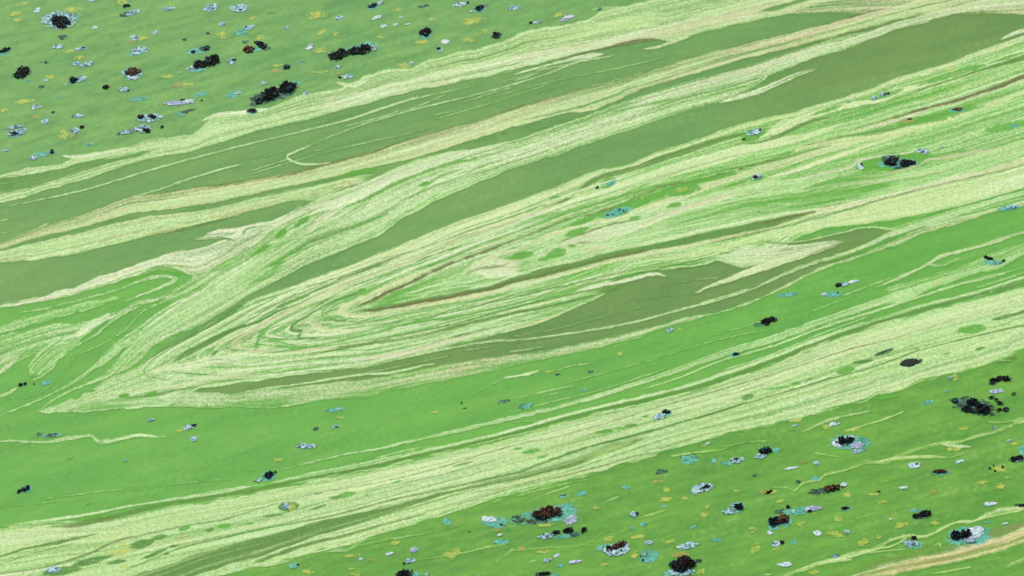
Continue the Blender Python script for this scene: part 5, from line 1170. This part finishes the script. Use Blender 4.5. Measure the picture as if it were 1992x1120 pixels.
def lay(kind, cx, cy, w, h, ang, z0, origin):
    """one irregular piece of floating matter as its own mesh, modelled about the thing's origin"""
    global serial
    serial += 1
    k = serial
    heavy = kind in 'KNG'
    st = max(1.0, min(1.5, w / 26))
    R = 1.45 if not heavy else 1.4
    gx = np.arange(-w * R / 2 - 2, w * R / 2 + 2, st)
    gy = np.arange(-(h * R / 2 + 0.25 * w) - 2, h * R / 2 + 0.25 * w + 2, st * 0.75)
    DX, DY = np.meshgrid(gx, gy)                      # plan offsets, y down
    c, s = math.cos(math.radians(ang)), math.sin(math.radians(ang))
    a = (DX * c - DY * s) / (w / 2)
    b = (DX * s + DY * c) / (h / 2)
    ox, oy = k * 17.3, k * 9.1
    big = fbm(DX / max(w / 3.5, 5) + ox, DY / max(h / 2.6, 3.5) + oy, k, 3) - 0.5
    fs = 0.72 if heavy else 1.0
    fine = fbm(DX / (4.6 * fs) + ox, (DY + 0.12 * DX) / (2.9 * fs) + oy, k + 3, 3) - 0.5
    tiny = vn(DX / 1.9 + ox, DY / 1.3 + oy, k + 6) - 0.5
    hair = vn((DX + DY * .2) / 16 + ox, DY / 1.7 + oy, k + 8) - 0.5
    r2 = np.abs(a) ** 2 + np.abs(b) ** 2
    P = lambda n: PAL[n][None, None]
    mix = lambda A, B, f: A * (1 - f[..., None]) + B * f[..., None]
    if heavy:
        rag = {'K': (1.1, 1.35), 'N': (0.9, 1.2), 'G': (0.35, 0.7)}[kind]
        m = 0.95 - 0.9 * r2 + (0.3 * tiny if kind != 'G' else 0.3 * tiny) + rag[0] * big + rag[1] * fine
        dome = np.clip(m, 0, 1) ** 0.5
        H = min(h * 0.30, 7.5) * mpp * (0.75 if kind == 'G' else 1.25)
        lump = 0.55 + 1.1 * fine + 0.5 * tiny if kind != 'G' else 0.75 + 0.7 * fine + 0.4 * tiny
        Zl = H * dome * np.clip(lump, 0.12, 1.3)
        base = {'K': 'black', 'N': 'brown', 'G': 'char'}[kind]
        colr = np.broadcast_to(P(base), DX.shape + (3,)).copy()
        if kind == 'K':
            colr = mix(colr, P('brown'), sst(0.12, 0.4, big + 0.6 * tiny) * 0.6)
            colr = mix(colr, P('slate'), sst(0.20, 0.34, fine * 0.8 + tiny * 0.55) * 0.85)
            colr = mix(colr, P('dteal'), sst(0.5, 0.15, m) * 0.35)
        elif kind == 'N':
            colr = mix(colr, P('black'), sst(-0.05, -0.2, fine + 0.3 * tiny) * 0.95)
            colr = mix(colr, P('tan'), sst(0.10, 0.32, fine + 0.5 * tiny) * 0.8)
        else:
            colr = mix(colr, P('black'), sst(-0.05, 0.3, tiny + fine) * 0.7)
            colr = mix(colr, P('dteal'), sst(0.55, 0.12, m) * 0.5)
        keep = m > 0.10
        mat = MAT_CLUMP
    else:
        rag = {'B': (0.9, 0.9), 'W': (0.9, 0.8), 'V': (0.9, 0.9), 'T': (0.9, 0.8), 'D': (1.1, 1.4), 'Y': (1.0, 0.9), 'O': (1.0, 1.0)}[kind]
        m = 1.0 - r2 + rag[0] * big + rag[1] * fine + 0.5 * hair + 0.3 * tiny
        if kind in 'BWVT':
            lo, hi, dk = {'B': ('slate', 'ice', 'black'), 'W': ('ice', 'white', 'slate'), 'V': ('lav', 'lav2', 'slate'), 'T': ('teal', 'aqua', 'dteal')}[kind]
            f = np.clip(0.45 + 1.5 * fine + 0.9 * big + 0.6 * tiny + 0.35 * b * 0, 0, 1)
            if kind == 'T': f = np.clip(0.28 + 1.2 * fine + 1.0 * big + 0.4 * tiny, 0, 1)
            if kind == 'B': f = np.clip(0.62 + 1.7 * fine + 0.7 * big + 0.5 * tiny, 0, 1)
            colr = mix(np.broadcast_to(P(lo), DX.shape + (3,)), P(hi), f)
            if kind != 'T':
                colr = mix(colr, P('white'), sst(0.08, 0.3, fine + 0.5 * tiny) * 0.7)
            colr = mix(colr, P(dk), sst(0.13, 0.27, vn(DX / 3.4 + ox, DY / 2.1 + oy, k + 9) * 0.9 - 0.50 + 0.4 * tiny) * (0.95 if kind in 'B' else 0.65))
            if kind in 'BW':                                # thin teal margin
                colr = mix(colr, P('teal'), sst(0.45, 0.12, m) * 0.55)
            op = sst(0.02, 0.34, m) * (0.72 if w < 15 else 0.95)
        elif kind == 'D':
            colr = mix(np.broadcast_to(P('dteal'), DX.shape + (3,)), P('black'), sst(-0.05, 0.12, fine + tiny * 0.4))
            colr = mix(colr, P('teal'), sst(0.10, 0.25, -fine + 0.4 * tiny) * 0.7)
            colr = mix(colr, P('slate'), sst(0.18, 0.3, tiny + 0.3 * big) * 0.5)
            op = sst(0.0, 0.5, m) * 0.92
        else:
            lo, hi = ('yel', 'yel2') if kind == 'Y' else ('rust', 'orange')
            colr = mix(np.broadcast_to(P(lo), DX.shape + (3,)), P(hi), np.clip(0.4 + 2.0 * fine + tiny, 0, 1))
            op = sst(0.0, 1.1, m) * np.clip(0.62 + 1.4 * fine + 1.3 * hair + 0.8 * tiny, 0.08, 0.78)
        under = sample(rgb, cx + DX, cy + DY)
        colr = under * (1 - op[..., None]) + colr * op[..., None]
        Zl = (0.0000 + 0.0022 * np.clip(m, 0, 1) * (0.6 + fine + tiny)) * (1.0 if kind in 'BWV' else 0.0)
        keep = op > 0.03
        if kind in 'TDYO': z0 = 0.0007 + (z0 - 0.0009) * 0.6
        mat = MAT_FILM
    if heavy:
        colr = colr * (1 + 0.5 * tiny[..., None])
    wx, wy = plan_to_world(cx + DX, cy + DY)
    kq = keep[:-1, :-1] & keep[:-1, 1:] & keep[1:, 1:] & keep[1:, :-1]
    if not kq.any():
        return None
    idx = np.arange(DX.size).reshape(DX.shape)
    quad = np.stack([idx[:-1, :-1], idx[1:, :-1], idx[1:, 1:], idx[:-1, 1:]], -1)[kq]
    u, inv = np.unique(quad, return_inverse=True)
    co = np.stack([wx.ravel() - origin[0], wy.ravel() - origin[1], (Zl + z0).ravel()], -1)[u]
    return co, inv.reshape(-1, 4), colr.reshape(-1, 3)[u].astype(np.float32), mat


def parse(txt):
    out = []
    for c in txt.strip().split(';'):
        v = [float(q) for q in c[1:].split(',')]
        out.append((c[0], v[0], v[1], v[2], v[3], v[4] if len(v) > 4 else 8.0))
    return out


todo, marks = [], []
for ln in ITEMS.strip().splitlines():
    if ln.startswith('~'):
        todo.append([None, None, parse(ln[1:])])
    else:
        sh, lab, comps = ln.split('|')
        todo.append([sh.lstrip('@'), lab, parse(comps)])
        if sh.startswith('@'):
            x0 = np.mean([c[1] for c in todo[-1][2]]); y0 = np.mean([c[2] for c in todo[-1][2]])
            marks.append((sh[1:], x0, y0))


def auto_label(comps):
    main = max(comps, key=lambda c: c[3] * c[4])
    x, y = main[1], main[2]
    near = sorted(marks, key=lambda q: (q[1] - x) ** 2 + (2.2 * (q[2] - y)) ** 2)
    q = near[0]
    dx, dy = x - q[1], y - q[2]
    if abs(dy) * 1.8 > abs(dx): rel = 'above' if dy < 0 else 'below'
    else: rel = 'left of' if dx < 0 else 'right of'
    w, h = main[3], main[4]
    size = 'tiny' if w < 12 else 'small' if w < 20 else 'middling' if w < 30 else 'long'
    shape = {'Y': 'stain', 'O': 'stain', 'T': 'film', 'D': 'slime fleck', 'K': 'speck', 'B': 'chip', 'W': 'flake', 'V': 'chip'}[main[0]]
    extra = ''
    others = [c for c in comps if c[0] != main[0]]
    if others: extra = ' with a ' + CNAME[others[0][0]] + ' bit'
    return '%s %s %s%s' % (size, CNAME[main[0]], shape, extra), rel, q[0], math.hypot(dx, 2 * dy)


pend = {}
for i, t in enumerate(todo):
    if t[1] is None:
        what, rel, mk, d = auto_label(t[2])
        pend.setdefault((what, rel, mk), []).append((d, i))
for (what, rel, mk), L in pend.items():
    L.sort()
    for j, (d, i) in enumerate(L):
        pre = '' if len(L) == 1 else ['nearest ', 'next nearest ', 'third nearest ', 'fourth nearest '][j]
        todo[i][1] = '%s%s %s the %s' % (pre, what, rel, mk)
        if len(todo[i][1].replace('-', ' ').split()) > 16: todo[i][1] = todo[i][1].replace(' bit', '').replace('nearest ', '', 1)

for sh, lab, comps in todo:
    main = max(comps, key=lambda c: c[3] * c[4] * (2.5 if c[0] in 'KNG' else 1))
    cx, cy = main[1], main[2]
    ox, oy = (float(v) for v in plan_to_world(cx, cy))
    nm, cat = WHOLE[main[0]]
    grp = {'far': 'clumps and crusts of the far field', 'mid': 'bits drifting between the scum bands', 'near': 'clumps and crusts of the near field'}[
        'far' if cy < np.interp(cx, *zip(*E1)) + 12 and cx < 1266 else 'near' if cy > np.interp(cx, *zip(*L9)) - 8 else 'mid']
    built = []
    # the bigger lumps sit in a stain of teal slime
    if not any(c[0] in 'TD' for c in comps):
        comps = [('T', c[1] + 1, c[2] + 1.5, c[3] * 1.12, c[4] * 1.15, c[5]) for c in comps if c[0] in 'KN' and c[3] >= 17] + comps
    for j, (kd, x, y, w, h, an) in enumerate(comps):
        if kd in 'TB': w, h = w * 1.16, h * 1.28
        if kd in 'YO': w, h = w * 1.2, h * 1.3
        r = lay(kd, x, y, w, h, an, 0.0009 + 0.0003 * j, (ox, oy))
        if r is not None: built.append((kd, r))
    if not built: continue
    if len(built) == 1:
        kd, r = built[0]
        o = bpy.data.objects.new(nm, new_mesh(nm, *r))
        o.location = (ox, oy, 0)
        COL.objects.link(o)
    else:
        o = bpy.data.objects.new(nm, None)
        o.location = (ox, oy, 0)
        o.empty_display_size = 0.05
        COL.objects.link(o)
        for kd, r in built:
            p = bpy.data.objects.new(PART[kd], new_mesh(PART[kd], *r))
            COL.objects.link(p)
            p.parent = o
    o['label'], o['category'], o['group'] = lab, cat, grp
